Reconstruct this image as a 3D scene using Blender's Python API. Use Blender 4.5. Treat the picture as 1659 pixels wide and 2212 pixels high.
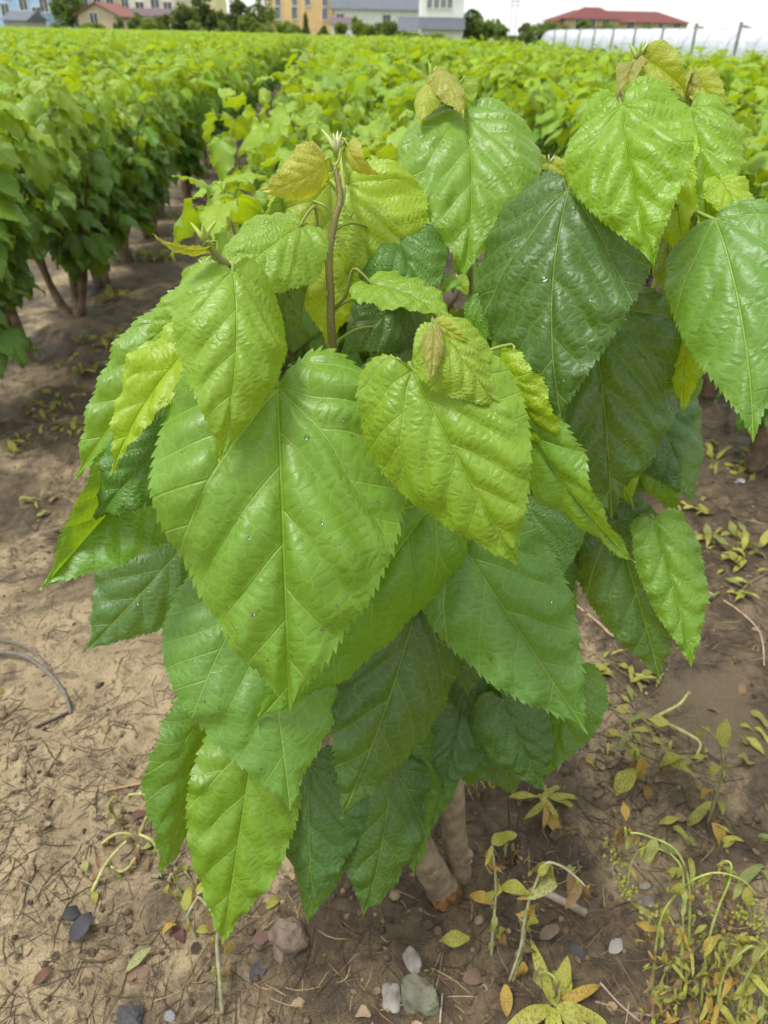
import bpy, math, random
import numpy as np
from mathutils import Vector, Matrix

random.seed(7)
rng = np.random.default_rng(11)
scene = bpy.context.scene
for o in list(bpy.data.objects):
    bpy.data.objects.remove(o)
COL = scene.collection
R = math.radians

# ------------------------------------------------------------------ camera
CAM = Vector((0.0, 0.0, 1.45))
PITCH, ROLL = R(34.1), R(1.2)
F = 1534.0                       # focal length in the units the photograph was measured in (1659 x 2212)
fwd = Vector((0, math.cos(PITCH), -math.sin(PITCH)))
_r0 = Vector((1, 0, 0)); _u0 = Vector((0, math.sin(PITCH), math.cos(PITCH)))
right = _r0 * math.cos(ROLL) + _u0 * math.sin(ROLL)
upv = _u0 * math.cos(ROLL) - _r0 * math.sin(ROLL)
cam_d = bpy.data.cameras.new('camera'); cam = bpy.data.objects.new('camera', cam_d); COL.objects.link(cam)
m = Matrix.Identity(4)
for i in range(3):
    m[i][0] = right[i]; m[i][1] = upv[i]; m[i][2] = -fwd[i]; m[i][3] = CAM[i]
cam.matrix_world = m
cam_d.sensor_fit = 'VERTICAL'; cam_d.sensor_height = 36.0; cam_d.sensor_width = 27.0
cam_d.lens = F / 2212.0 * 36.0
cam_d.clip_start = 0.02; cam_d.clip_end = 3000.0
cam_d.dof.use_dof = True; cam_d.dof.focus_distance = 0.80; cam_d.dof.aperture_fstop = 6.8
scene.camera = cam

# ------------------------------------------------------------------ sky, sun, exposure
SUN_EL, SUN_AZ = R(66), R(244)   # azimuth clockwise from +Y
world = bpy.data.worlds.new('World'); scene.world = world; world.use_nodes = True
wn = world.node_tree; wn.nodes.clear()
sky = wn.nodes.new('ShaderNodeTexSky'); sky.sky_type = 'NISHITA'; sky.sun_disc = False
sky.sun_elevation = SUN_EL; sky.sun_rotation = SUN_AZ; sky.air_density = 1.0; sky.dust_density = 5.0; sky.ozone_density = 1.0
hs = wn.nodes.new('ShaderNodeHueSaturation'); hs.inputs['Saturation'].default_value = 0.10
# an overcast deck: even white cloud over the whole dome, a little clear-sky variation left in it
mixc = wn.nodes.new('ShaderNodeMix'); mixc.data_type = 'RGBA'; mixc.inputs[0].default_value = 0.85
mixc.inputs[7].default_value = (9.6, 9.6, 9.5, 1)
bg = wn.nodes.new('ShaderNodeBackground'); bg.inputs['Strength'].default_value = 0.052
wo = wn.nodes.new('ShaderNodeOutputWorld')
wn.links.new(sky.outputs[0], hs.inputs['Color']); wn.links.new(hs.outputs[0], mixc.inputs[6])
wn.links.new(mixc.outputs[2], bg.inputs['Color']); wn.links.new(bg.outputs[0], wo.inputs['Surface'])
sun_d = bpy.data.lights.new('sun', 'SUN'); sun_d.energy = 1.5; sun_d.angle = R(18); sun_d.color = (1.0, 0.97, 0.92)
sun = bpy.data.objects.new('sun', sun_d); COL.objects.link(sun)
sdir = Vector((math.sin(SUN_AZ) * math.cos(SUN_EL), math.cos(SUN_AZ) * math.cos(SUN_EL), math.sin(SUN_EL)))
sun.rotation_euler = sdir.to_track_quat('Z', 'Y').to_euler()
scene.view_settings.view_transform = 'Standard'; scene.view_settings.look = 'None'
scene.view_settings.exposure = 1.52; scene.view_settings.gamma = 1.0
scene.view_settings.use_curve_mapping = False
scene.render.engine = 'CYCLES'
scene.cycles.use_denoising = True
scene.cycles.use_adaptive_sampling = True; scene.cycles.adaptive_threshold = 0.02
scene.cycles.max_bounces = 8; scene.cycles.transparent_max_bounces = 8
scene.cycles.transmission_bounces = 5; scene.cycles.diffuse_bounces = 4; scene.cycles.glossy_bounces = 3
scene.cycles.sample_clamp_indirect = 4.0
scene.cycles.caustics_reflective = False; scene.cycles.caustics_refractive = False

# ------------------------------------------------------------------ points
def P(px, py, d):
    """a world point seen at photo position px, py at a camera depth of d metres"""
    return CAM + right * ((px - 829.5) / F * d) + upv * (-(py - 1106.0) / F * d) + fwd * d
def ray(px, py):
    return right * ((px - 829.5) / F) + upv * (-(py - 1106.0) / F) + fwd
def H(px, py, h=0.0):
    """where the ray meets the level plane of height h"""
    r = ray(px, py); return CAM + r * ((h - CAM.z) / r.z)
def Y(px, py, dist):
    r = ray(px, py); return CAM + r * (dist / r.y)

# ------------------------------------------------------------------ numpy noise
_perm = rng.random((64, 64))
def vnoise(x, y):
    x = np.asarray(x, float); y = np.asarray(y, float)
    xi = np.floor(x).astype(int); yi = np.floor(y).astype(int)
    fx = x - xi; fy = y - yi
    fx = fx * fx * (3 - 2 * fx); fy = fy * fy * (3 - 2 * fy)
    a = _perm[xi % 64, yi % 64]; b = _perm[(xi + 1) % 64, yi % 64]
    c = _perm[xi % 64, (yi + 1) % 64]; d = _perm[(xi + 1) % 64, (yi + 1) % 64]
    return (a * (1 - fx) + b * fx) * (1 - fy) + (c * (1 - fx) + d * fx) * fy
def fbm(x, y, o=4):
    s = 0; a = 0.5
    for i in range(o):
        s = s + a * vnoise(x * 2 ** i + 17.3 * i, y * 2 ** i + 5.1 * i); a *= 0.5
    return s

# ------------------------------------------------------------------ mesh helpers
def make_mesh(name, verts, faces, mat=None, smooth=True):
    me = bpy.data.meshes.new(name)
    me.from_pydata([tuple(v) for v in verts], [], [tuple(f) for f in faces])
    if mat is not None:
        for q in (mat if isinstance(mat, (list, tuple)) else [mat]): me.materials.append(q)
    if smooth:
        me.polygons.foreach_set('use_smooth', [True] * len(me.polygons))
    me.update()
    return me
def link(name, me, parent=None, mw=None, color=None):
    o = bpy.data.objects.new(name, me); COL.objects.link(o)
    if parent is not None: o.parent = parent
    if mw is not None: o.matrix_local = mw
    if color is not None: o.color = (color[0], color[1], color[2], 1)
    return o
def empty(name, loc):
    o = bpy.data.objects.new(name, None); COL.objects.link(o); o.location = loc; o.empty_display_size = 0.05
    return o
def tag(o, label=None, cat=None, group=None, kind=None):
    if label: o['label'] = label
    if cat: o['category'] = cat
    if group: o['group'] = group
    if kind: o['kind'] = kind
    return o
class MB:
    def __init__(s): s.v = []; s.f = []; s.mi = []
    def add(s, v, f, mi=0):
        n = len(s.v); s.v += [tuple(p) for p in v]
        s.f += [tuple(i + n for i in q) for q in f]; s.mi += [mi] * len(f)
    def box(s, a, b, mi=0):
        x0, y0, z0 = a; x1, y1, z1 = b
        s.add([(x0,y0,z0),(x1,y0,z0),(x1,y1,z0),(x0,y1,z0),(x0,y0,z1),(x1,y0,z1),(x1,y1,z1),(x0,y1,z1)],
              [(0,3,2,1),(4,5,6,7),(0,1,5,4),(1,2,6,5),(2,3,7,6),(3,0,4,7)], mi)
    def tube(s, pts, rad, n=8, mi=0, cap=True):
        v, f = tube(pts, rad, n, cap); s.add(v, f, mi)
    def mesh(s, name, mat, smooth=True):
        me = make_mesh(name, s.v, s.f, mat, smooth)
        if any(s.mi): me.polygons.foreach_set('material_index', s.mi)
        return me
def tube(pts, rad, n=8, cap=True, bump=0.0):
    pts = [Vector(p) for p in pts]; N = len(pts)
    if not hasattr(rad, '__len__'): rad = [rad] * N
    v = []; f = []
    nrm = None
    for i, p in enumerate(pts):
        t = (pts[min(i + 1, N - 1)] - pts[max(i - 1, 0)])
        t = t.normalized() if t.length > 1e-9 else Vector((0, 0, 1))
        if nrm is None:
            nrm = t.orthogonal().normalized()
        nrm = (nrm - t * nrm.dot(t)); nrm = nrm.normalized() if nrm.length > 1e-6 else t.orthogonal().normalized()
        b = t.cross(nrm)
        for k in range(n):
            a = 2 * math.pi * k / n
            r = rad[i] * (1 + bump * (random.random() - 0.5))
            v.append(p + (nrm * math.cos(a) + b * math.sin(a)) * r)
    for i in range(N - 1):
        for k in range(n):
            k2 = (k + 1) % n
            f.append((i * n + k, i * n + k2, (i + 1) * n + k2, (i + 1) * n + k))
    if cap:
        f.append(tuple(range(n - 1, -1, -1))); f.append(tuple((N - 1) * n + k for k in range(n)))
    return v, f
def spline(pts, per=6):
    pts = [Vector(p) for p in pts]; out = []
    for i in range(len(pts) - 1):
        p0 = pts[max(i - 1, 0)]; p1 = pts[i]; p2 = pts[i + 1]; p3 = pts[min(i + 2, len(pts) - 1)]
        for k in range(per):
            t = k / per
            out.append(0.5 * ((2 * p1) + (p2 - p0) * t + (2 * p0 - 5 * p1 + 4 * p2 - p3) * t * t + (3 * p1 - p0 - 3 * p2 + p3) * t ** 3))
    out.append(pts[-1]); return out
def lerp_list(a, n):
    return [float(np.interp(i / (n - 1), np.linspace(0, 1, len(a)), a)) for i in range(n)]
def rock_mesh(name, sx, sy, sz, mat, seed=0, rough=0.25, cubic=0.0, nu=14, nv=10):
    r = np.random.default_rng(seed); v = []; f = []
    ph = r.random(12) * 6.28
    for j in range(nv + 1):
        th = math.pi * j / nv
        for i in range(nu):
            a = 2 * math.pi * i / nu
            d = Vector((math.sin(th) * math.cos(a), math.sin(th) * math.sin(a), math.cos(th)))
            mx = max(abs(d.x), abs(d.y), abs(d.z)); d2 = d * (1 - cubic) + d / mx * cubic * 0.85
            k = 1 + rough * (0.5 * math.sin(3 * d.x + ph[0]) * math.sin(2.6 * d.y + ph[1]) + 0.35 * math.sin(5 * d.z + 4 * d.x + ph[2]) + 0.25 * math.sin(9 * d.y + ph[3]) * math.sin(8 * d.x + ph[4])) + 0.05 * rough * r.standard_normal()
            v.append((d2.x * k * sx, d2.y * k * sy, d2.z * k * sz))
    for j in range(nv):
        for i in range(nu):
            i2 = (i + 1) % nu; f.append((j * nu + i, (j + 1) * nu + i, (j + 1) * nu + i2, j * nu + i2))
    return make_mesh(name, v, f, mat, smooth=(cubic < 0.3))

# ------------------------------------------------------------------ materials
def newmat(name):
    mt = bpy.data.materials.new(name); mt.use_nodes = True; nt = mt.node_tree; nt.nodes.clear()
    out = nt.nodes.new('ShaderNodeOutputMaterial'); return mt, nt, out
class NT:
    def __init__(s, nt): s.nt = nt
    def n(s, t, **k):
        q = s.nt.nodes.new(t)
        for a, b in k.items(): setattr(q, a, b)
        return q
    def l(s, a, b): s.nt.links.new(a, b)
    def math(s, op, a, b=None, c=None):
        q = s.n('ShaderNodeMath', operation=op)
        for i, x in enumerate((a, b, c)):
            if x is None: continue
            if isinstance(x, (int, float)): q.inputs[i].default_value = x
            else: s.l(x, q.inputs[i])
        return q.outputs[0]
    def rng(s, x, a, b, c=0.0, d=1.0, smooth=True):
        q = s.n('ShaderNodeMapRange'); q.interpolation_type = 'SMOOTHSTEP' if smooth else 'LINEAR'
        s.l(x, q.inputs[0])
        for i, y in zip((1, 2, 3, 4), (a, b, c, d)): q.inputs[i].default_value = y
        return q.outputs[0]
    def mix(s, fac, a, b, blend='MIX'):
        q = s.n('ShaderNodeMix', data_type='RGBA', blend_type=blend)
        for i, x in ((0, fac), (6, a), (7, b)):
            if isinstance(x, (int, float)): q.inputs[i].default_value = x
            elif isinstance(x, tuple): q.inputs[i].default_value = (x + (1,))[:4]
            else: s.l(x, q.inputs[i])
        return q.outputs[2]
    def noise(s, scale, detail=3, rough=0.55, vec=None, dist=0.0):
        q = s.n('ShaderNodeTexNoise'); q.inputs['Scale'].default_value = scale; q.inputs['Detail'].default_value = detail
        q.inputs['Roughness'].default_value = rough; q.inputs['Distortion'].default_value = dist
        if vec is not None: s.l(vec, q.inputs['Vector'])
        return q.outputs[0]
def simple_mat(name, col, rough=0.8, var=0.3, scale=30.0, bump=0.3, bdist=0.003, spec=0.3, col2=None, use_obj=True):
    mt, nt, out = newmat(name); T = NT(nt)
    tc = T.n('ShaderNodeTexCoord'); vec = tc.outputs['Object']
    nz = T.noise(scale, 4, 0.6, vec)
    c2 = col2 if col2 else tuple(x * (1 - var) for x in col)
    c1 = col if col2 else tuple(min(1, x * (1 + var)) for x in col)
    c = T.mix(T.rng(nz, 0.35, 0.65), c1, c2)
    p = T.n('ShaderNodeBsdfPrincipled'); T.l(c, p.inputs['Base Color']); p.inputs['Roughness'].default_value = rough
    p.inputs['Specular IOR Level'].default_value = spec
    if bump > 0:
        b = T.n('ShaderNodeBump'); b.inputs['Strength'].default_value = bump; b.inputs['Distance'].default_value = bdist
        T.l(T.noise(scale * 2.5, 4, 0.65, vec), b.inputs['Height']); T.l(b.outputs[0], p.inputs['Normal'])
    T.l(p.outputs[0], out.inputs['Surface']); return mt

def leaf_mat(name, src='OBJECT', detail=True, rough=0.40, transl=0.35):
    mt, nt, out = newmat(name); T = NT(nt)
    if src == 'OBJECT':
        oi = T.n('ShaderNodeObjectInfo'); colr = oi.outputs['Color']
    else:
        at = T.n('ShaderNodeAttribute'); at.attribute_name = 'tint'; colr = at.outputs['Color']
    geo = T.n('ShaderNodeNewGeometry')
    if detail:
        va = T.n('ShaderNodeAttribute'); va.attribute_name = 'vein'
        sp = T.n('ShaderNodeSeparateXYZ'); T.l(va.outputs['Vector'], sp.inputs[0])
        ph1, ph2, a = sp.outputs
        uvn = T.n('ShaderNodeAttribute'); uvn.attribute_name = 'luv'
        inside = T.math('GREATER_THAN', ph1, 0.0)
        d1i = T.math('MULTIPLY', T.math('PINGPONG', ph1, 0.5), 0.2)
        d1o = T.math('MULTIPLY', T.math('MULTIPLY', ph1, -1.0), 0.2)
        d1 = T.math('ADD', T.math('MULTIPLY', d1i, inside), T.math('MULTIPLY', d1o, T.math('SUBTRACT', 1.0, inside)))
        d2 = T.math('ADD', T.math('MULTIPLY', T.math('PINGPONG', ph2, 0.5), 0.10), T.math('MULTIPLY', inside, 1.0))
        d1 = T.math('DIVIDE', d1, T.math('SUBTRACT', 1.05, T.math('MULTIPLY', a, 1.7)))
        m0 = T.rng(a, 0.0018, 0.0065, 1.0, 0.0); m1 = T.math('MAXIMUM', T.rng(d1, 0.0008, 0.0056, 0.85, 0.0), T.rng(T.math('ABSOLUTE', T.math('MULTIPLY', ph1, .2)), 0.0028, 0.0085, 1.0, 0.0)); m2 = T.rng(d2, 0.0008, 0.005, 0.75, 0.0)
        # small irregular net between the veins
        nzv = T.n('ShaderNodeTexNoise'); nzv.inputs['Scale'].default_value = 55.0; T.l(uvn.outputs['Vector'], nzv.inputs['Vector'])
        wv = T.n('ShaderNodeVectorMath', operation='MULTIPLY_ADD'); T.l(nzv.outputs['Color'], wv.inputs[0]); wv.inputs[1].default_value = (0.012, 0.012, 0); T.l(uvn.outputs['Vector'], wv.inputs[2])
        outside = T.math('SUBTRACT', 1.0, inside)
        cx = T.math('ADD', T.math('MULTIPLY', ph1, T.math('MULTIPLY', inside, 2.3)), T.math('MULTIPLY', ph2, T.math('MULTIPLY', outside, 1.6)))
        sz_ = T.n('ShaderNodeSeparateXYZ'); T.l(nzv.outputs['Color'], sz_.inputs[0])
        sl = T.n('ShaderNodeSeparateXYZ'); T.l(uvn.outputs['Vector'], sl.inputs[0])
        cvec = T.n('ShaderNodeCombineXYZ'); T.l(T.math('ADD', cx, T.math('MULTIPLY', sz_.outputs[0], 0.5)), cvec.inputs[0])
        qi = T.math('ADD', T.math('MULTIPLY', a, 18.0), T.math('MULTIPLY', sl.outputs[2], 23.0)); qo = T.math('ADD', T.math('MULTIPLY', a, 28.0), T.math('MULTIPLY', sl.outputs[2], 7.0))
        T.l(T.math('ADD', T.math('ADD', T.math('MULTIPLY', qi, inside), T.math('MULTIPLY', qo, outside)), T.math('MULTIPLY', sz_.outputs[1], 0.6)), cvec.inputs[1])
        T.l(T.math('MULTIPLY', T.math('SIGN', sl.outputs[0]), 0.0), cvec.inputs[2])
        vo = T.n('ShaderNodeTexVoronoi', feature='DISTANCE_TO_EDGE', voronoi_dimensions='2D'); vo.inputs['Scale'].default_value = 1.0; vo.inputs['Randomness'].default_value = 0.8; T.l(cvec.outputs[0], vo.inputs['Vector'])
        cell = vo.outputs['Distance']
        m3 = T.rng(cell, 0.0, 0.08, 0.48, 0.0)
        vo2 = T.n('ShaderNodeTexVoronoi', feature='DISTANCE_TO_EDGE', voronoi_dimensions='2D'); vo2.inputs['Scale'].default_value = 260.0; T.l(wv.outputs[0], vo2.inputs['Vector'])
        m4 = T.rng(vo2.outputs['Distance'], 0.0, 0.12, 0.16, 0.0)
        vm = T.math('MAXIMUM', T.math('MAXIMUM', m0, m1), T.math('MAXIMUM', m2, T.math('MAXIMUM', m3, m4)))
        dome = T.rng(cell, 0.0, 0.42, 0.0, 1.0)
        big = T.math('MAXIMUM', m0, T.math('MAXIMUM', m1, m2))
        hgt = T.math('SUBTRACT', T.math('ADD', T.math('MULTIPLY', dome, T.rng(T.noise(16.0, 2, .5, wv.outputs[0]), .38, .66, .20, .75)), T.math('MULTIPLY', T.rng(vo2.outputs['Distance'], 0, .3), 0.05)), T.math('MULTIPLY', big, 0.95))
        nz = T.noise(22.0, 4, 0.6, wv.outputs[0])
        nz2 = T.noise(260.0, 2, 0.6, wv.outputs[0])
    else:
        tc = T.n('ShaderNodeTexCoord'); nz = T.noise(14.0, 2, 0.5, tc.outputs['Object'])
    c = T.mix(0.35, colr, T.mix(T.rng(nz, 0.3, 0.7, smooth=False), (0.62, 0.66, 0.60), (1.25, 1.22, 1.1)), 'MULTIPLY')
    q = T.n('ShaderNodeMix', data_type='RGBA', blend_type='MULTIPLY')
    c = T.mix(0.5, c, colr)
    if detail:
        lite = T.mix(1.0, T.mix(0.42, colr, (0.34, 0.45, 0.13)), (1.25, 1.25, 1.1), 'MULTIPLY')
        c = T.mix(T.math('MULTIPLY', vm, 0.66), c, lite)
    c = T.mix(T.rng(T.noise(75.0, 2, .6, wv.outputs[0]), .745, .78, 0, .8), c, (.10, .065, .025)) if detail else c
    under = T.mix(0.40, c, (0.20, 0.27, 0.08))
    cc = T.mix(geo.outputs['Backfacing'], c, under)
    p = T.n('ShaderNodeBsdfPrincipled'); T.l(cc, p.inputs['Base Color'])
    if detail:
        rg = T.math('ADD', T.rng(nz, 0.3, 0.7, rough - 0.05, rough + 0.10), T.math('MULTIPLY', geo.outputs['Backfacing'], 0.25))
        T.l(rg, p.inputs['Roughness'])
    else:
        p.inputs['Roughness'].default_value = rough + 0.13
    p.inputs['Specular IOR Level'].default_value = 0.55 if detail else 0.38
    tr = T.n('ShaderNodeBsdfTranslucent')
    T.l(T.mix(1.0, T.mix(0.25, c, (0.5, 0.6, 0.0)), (1.7, 1.55, 0.55), 'MULTIPLY'), tr.inputs['Color'])
    if detail:
        b = T.n('ShaderNodeBump'); b.inputs['Strength'].default_value = 0.6; b.inputs['Distance'].default_value = 0.0017
        T.l(T.math('ADD', hgt, T.math('MULTIPLY', nz2, 0.02)), b.inputs['Height'])
        T.l(b.outputs[0], p.inputs['Normal']); T.l(b.outputs[0], tr.inputs['Normal'])
    ms = T.n('ShaderNodeMixShader'); ms.inputs[0].default_value = transl
    T.l(p.outputs[0], ms.inputs[1]); T.l(tr.outputs[0], ms.inputs[2])
    T.l(ms.outputs[0], out.inputs['Surface']); return mt

M_LEAF = leaf_mat('mulberry_leaf')
M_LEAF_BG = leaf_mat('mulberry_leaf_row', detail=False)
M_CROWN = leaf_mat('mulberry_crown', src='ATTR', detail=False)
M_BARK = simple_mat('pale_bark', (0.27, 0.215, 0.14), 0.8, 0.25, 26, 0.8, 0.003, col2=(0.15, 0.115, 0.075))
M_BARK2 = simple_mat('brown_bark', (0.17, 0.125, 0.085), 0.85, 0.35, 18, 0.8, 0.006)
M_ROT = simple_mat('cut_wood', (0.15, 0.075, 0.028), 0.9, 0.5, 40, 0.8, 0.004)
M_PET = leaf_mat('petiole_green', detail=False, rough=0.4, transl=0.1)
def stem_mat():
    mt, nt, out = newmat('shoot_bark'); T = NT(nt)
    oi = T.n('ShaderNodeObjectInfo'); tc = T.n('ShaderNodeTexCoord')
    vo = T.n('ShaderNodeTexVoronoi'); vo.inputs['Scale'].default_value = 190; T.l(tc.outputs['Object'], vo.inputs['Vector'])
    c = T.mix(T.rng(vo.outputs['Distance'], 0.12, 0.28, 0.55, 0.0), oi.outputs['Color'], (0.42, 0.38, 0.24))
    c = T.mix(T.rng(T.noise(30, 3, .6, tc.outputs['Object']), .4, .7, 0, .4), c, (0.13, 0.12, 0.04))
    p = T.n('ShaderNodeBsdfPrincipled'); T.l(c, p.inputs['Base Color']); p.inputs['Roughness'].default_value = 0.5
    T.l(p.outputs[0], out.inputs['Surface']); return mt
M_STEM = stem_mat()
def water_mat():
    mt, nt, out = newmat('water_drop'); T = NT(nt)
    tr = T.n('ShaderNodeBsdfTransparent'); tr.inputs[0].default_value = (.97, 1.0, .97, 1); gl = T.n('ShaderNodeBsdfGlossy'); gl.inputs['Roughness'].default_value = .03
    fr = T.n('ShaderNodeFresnel'); fr.inputs['IOR'].default_value = 1.4; ms = T.n('ShaderNodeMixShader'); T.l(fr.outputs[0], ms.inputs[0]); T.l(tr.outputs[0], ms.inputs[1]); T.l(gl.outputs[0], ms.inputs[2])
    T.l(ms.outputs[0], out.inputs['Surface']); return mt
M_DROP = water_mat()

# ------------------------------------------------------------------ ground
def ground_mat():
    mt, nt, out = newmat('field_soil'); T = NT(nt)
    tc = T.n('ShaderNodeTexCoord'); vec = tc.outputs['Object']
    sx = T.n('ShaderNodeSeparateXYZ'); T.l(vec, sx.inputs[0])
    big = T.noise(2.6, 5, 0.62, vec, 0.6); mid = T.noise(9.0, 5, 0.65, vec, 0.4); fine = T.noise(60.0, 5, 0.7, vec); grit = T.noise(240.0, 3, 0.7, vec)
    silt = T.mix(T.rng(mid, 0.3, 0.7), (0.40, 0.32, 0.19), (0.26, 0.20, 0.12))
    moist = T.mix(T.rng(mid, 0.35, 0.65), (0.155, 0.115, 0.067), (0.055, 0.040, 0.025))
    # pale silt settled on the left of the hero row, darker crumbly earth elsewhere
    lean = T.rng(sx.outputs[0], -0.8, 0.35, 0.14, -0.01)
    far = T.rng(sx.outputs[1], 1.40, 1.95, 0.0, -0.15)
    k = T.math('ADD', T.math('ADD', big, lean), far)
    k = T.math('ADD', k, T.math('MULTIPLY', T.math('SUBTRACT', fine, 0.5), 0.22))
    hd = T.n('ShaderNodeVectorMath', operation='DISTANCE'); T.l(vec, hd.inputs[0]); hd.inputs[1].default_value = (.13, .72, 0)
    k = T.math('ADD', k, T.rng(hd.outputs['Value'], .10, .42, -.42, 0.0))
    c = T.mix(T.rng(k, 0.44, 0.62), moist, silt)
    c = T.mix(T.rng(fine, 0.52, 0.68, 0, 0.8), c, (0.075, 0.055, 0.036))
    c = T.mix(T.rng(T.noise(26.0, 4, 0.7, vec, 1.2), 0.58, 0.72, 0, 0.65), c, (0.07, 0.052, 0.036))
    c = T.mix(T.rng(T.noise(15.0, 6, 0.78, vec, 0.8), 0.50, 0.62, 0, 0.62), c, (0.058, 0.043, 0.029))
    c = T.mix(T.rng(grit, 0.62, 0.75, 0, 0.5), c, (0.38, 0.30, 0.20))
    c = T.mix(T.rng(grit, 0.25, 0.36, 0.5, 0.0), c, (0.07, 0.05, 0.035))
    pm = T.n('ShaderNodeVectorMath', operation='DISTANCE'); T.l(vec, pm.inputs[0]); pm.inputs[1].default_value = (PUD.x, PUD.y, 0)
    wet = T.rng(T.math('ADD', pm.outputs['Value'], T.math('MULTIPLY', T.math('SUBTRACT', mid, .5), .25)), .08, .22, 1.0, 0.0)
    c = T.mix(T.math('MULTIPLY', wet, .9), c, (.135, .104, .064))
    grass = T.rng(sx.outputs[1], 25.0, 40.0, 0.0, 0.9)
    c = T.mix(grass, c, T.mix(T.rng(big, .35, .65), (0.07, 0.12, 0.025), (0.13, 0.18, 0.04)))
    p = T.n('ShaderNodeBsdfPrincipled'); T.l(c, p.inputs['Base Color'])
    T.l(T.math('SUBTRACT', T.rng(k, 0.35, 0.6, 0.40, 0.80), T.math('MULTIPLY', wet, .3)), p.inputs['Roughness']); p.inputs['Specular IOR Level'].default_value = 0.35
    b = T.n('ShaderNodeBump'); b.inputs['Strength'].default_value = 1.0; b.inputs['Distance'].default_value = 0.018
    h = T.math('ADD', T.math('MULTIPLY', mid, 0.6), T.math('ADD', T.math('MULTIPLY', fine, 0.5), T.math('MULTIPLY', grit, 0.22)))
    T.l(h, b.inputs['Height']); T.l(b.outputs[0], p.inputs['Normal'])
    T.l(p.outputs[0], out.inputs['Surface']); return mt
def axis(a, b, step, lim_lo, lim_hi, grow=1.22):
    core = list(np.arange(a, b + 1e-6, step)); lo = []; x = a; s = step
    while x > lim_lo: s *= grow; x -= s; lo.append(x)
    hi = []; x = core[-1]; s = step
    while x < lim_hi: s *= grow; x += s; hi.append(x)
    return np.array(lo[::-1] + core + hi)
PUD = H(1540, 1530, 0)
M_SOIL = ground_mat()
def ground_h(x, y):
    x = np.asarray(x, float); y = np.asarray(y, float)
    fade = np.clip(1 - (np.hypot(x, y - 1.5) - 6) / 8, 0, 1)
    z = (fbm(x * 2.2 + 40, y * 2.2 + 9, 3) - 0.44) * 0.07
    z = z + (fbm(x * 11 + 3, y * 11 + 31, 3) - 0.44) * 0.042
    z = z + np.maximum(fbm(x * 26 + 13, y * 26 + 1, 2) - 0.40, 0) * 0.07
    puddle = np.exp(-(((x - PUD.x) / 0.15) ** 2 + ((y - PUD.y) / 0.17) ** 2))
    return z * fade * (1 - 0.75 * np.clip(puddle, 0, 1)) - 0.016 * np.clip(puddle, 0, 1)
def build_ground():
    xs = axis(-1.9, 2.0, 0.013, -600, 600, 1.16); ys = axis(0.25, 3.2, 0.013, -60, 900, 1.14)
    X, Yy = np.meshgrid(xs, ys); Z = ground_h(X, Yy)
    v = np.stack([X.ravel(), Yy.ravel(), Z.ravel()], 1); nx = len(xs); ny = len(ys)
    i = np.arange(nx * ny).reshape(ny, nx)
    q = np.stack([i[:-1, :-1].ravel(), i[:-1, 1:].ravel(), i[1:, 1:].ravel(), i[1:, :-1].ravel()], 1)
    me = bpy.data.meshes.new('ground'); me.vertices.add(len(v)); me.vertices.foreach_set('co', v.ravel())
    me.loops.add(q.size); me.loops.foreach_set('vertex_index', q.ravel().astype(np.int32))
    me.polygons.add(len(q)); me.polygons.foreach_set('loop_start', np.arange(0, q.size, 4, dtype=np.int32)); me.polygons.foreach_set('use_smooth', np.ones(len(q), bool))
    me.update(calc_edges=True); me.materials.append(M_SOIL)
    tag(link('ground', me), 'beige and brown field soil with damp patches', 'ground', kind='structure')
build_ground()
def G(px, py, up=0.0):
    p = H(px, py, 0.0)
    for _ in range(3): p = H(px, py, float(ground_h(p.x, p.y)))
    p.z += up; return p

# ------------------------------------------------------------------ mulberry leaves
OUT = np.array([(0.0, 0.0), (0.10, -0.055), (0.30, -0.105), (0.58, -0.085), (0.83, 0.01), (0.97, 0.14), (1.0, 0.27), (0.93, 0.41),
                (0.745, 0.57), (0.51, 0.70), (0.30, 0.805), (0.15, 0.88), (0.072, 0.935), (0.03, 0.972), (0.0, 1.0)])
def catmull(pts, n):
    pts = np.asarray(pts, float); K = len(pts) - 1
    t = np.linspace(0, K, n); i = np.minimum(t.astype(int), K - 1); f = (t - i)[:, None]
    p0 = pts[np.maximum(i - 1, 0)]; p1 = pts[i]; p2 = pts[i + 1]; p3 = pts[np.minimum(i + 2, K)]
    return 0.5 * (2 * p1 + (p2 - p0) * f + (2 * p0 - 5 * p1 + 4 * p2 - p3) * f ** 2 + (3 * p1 - p0 - 3 * p2 + p3) * f ** 3)
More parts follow.
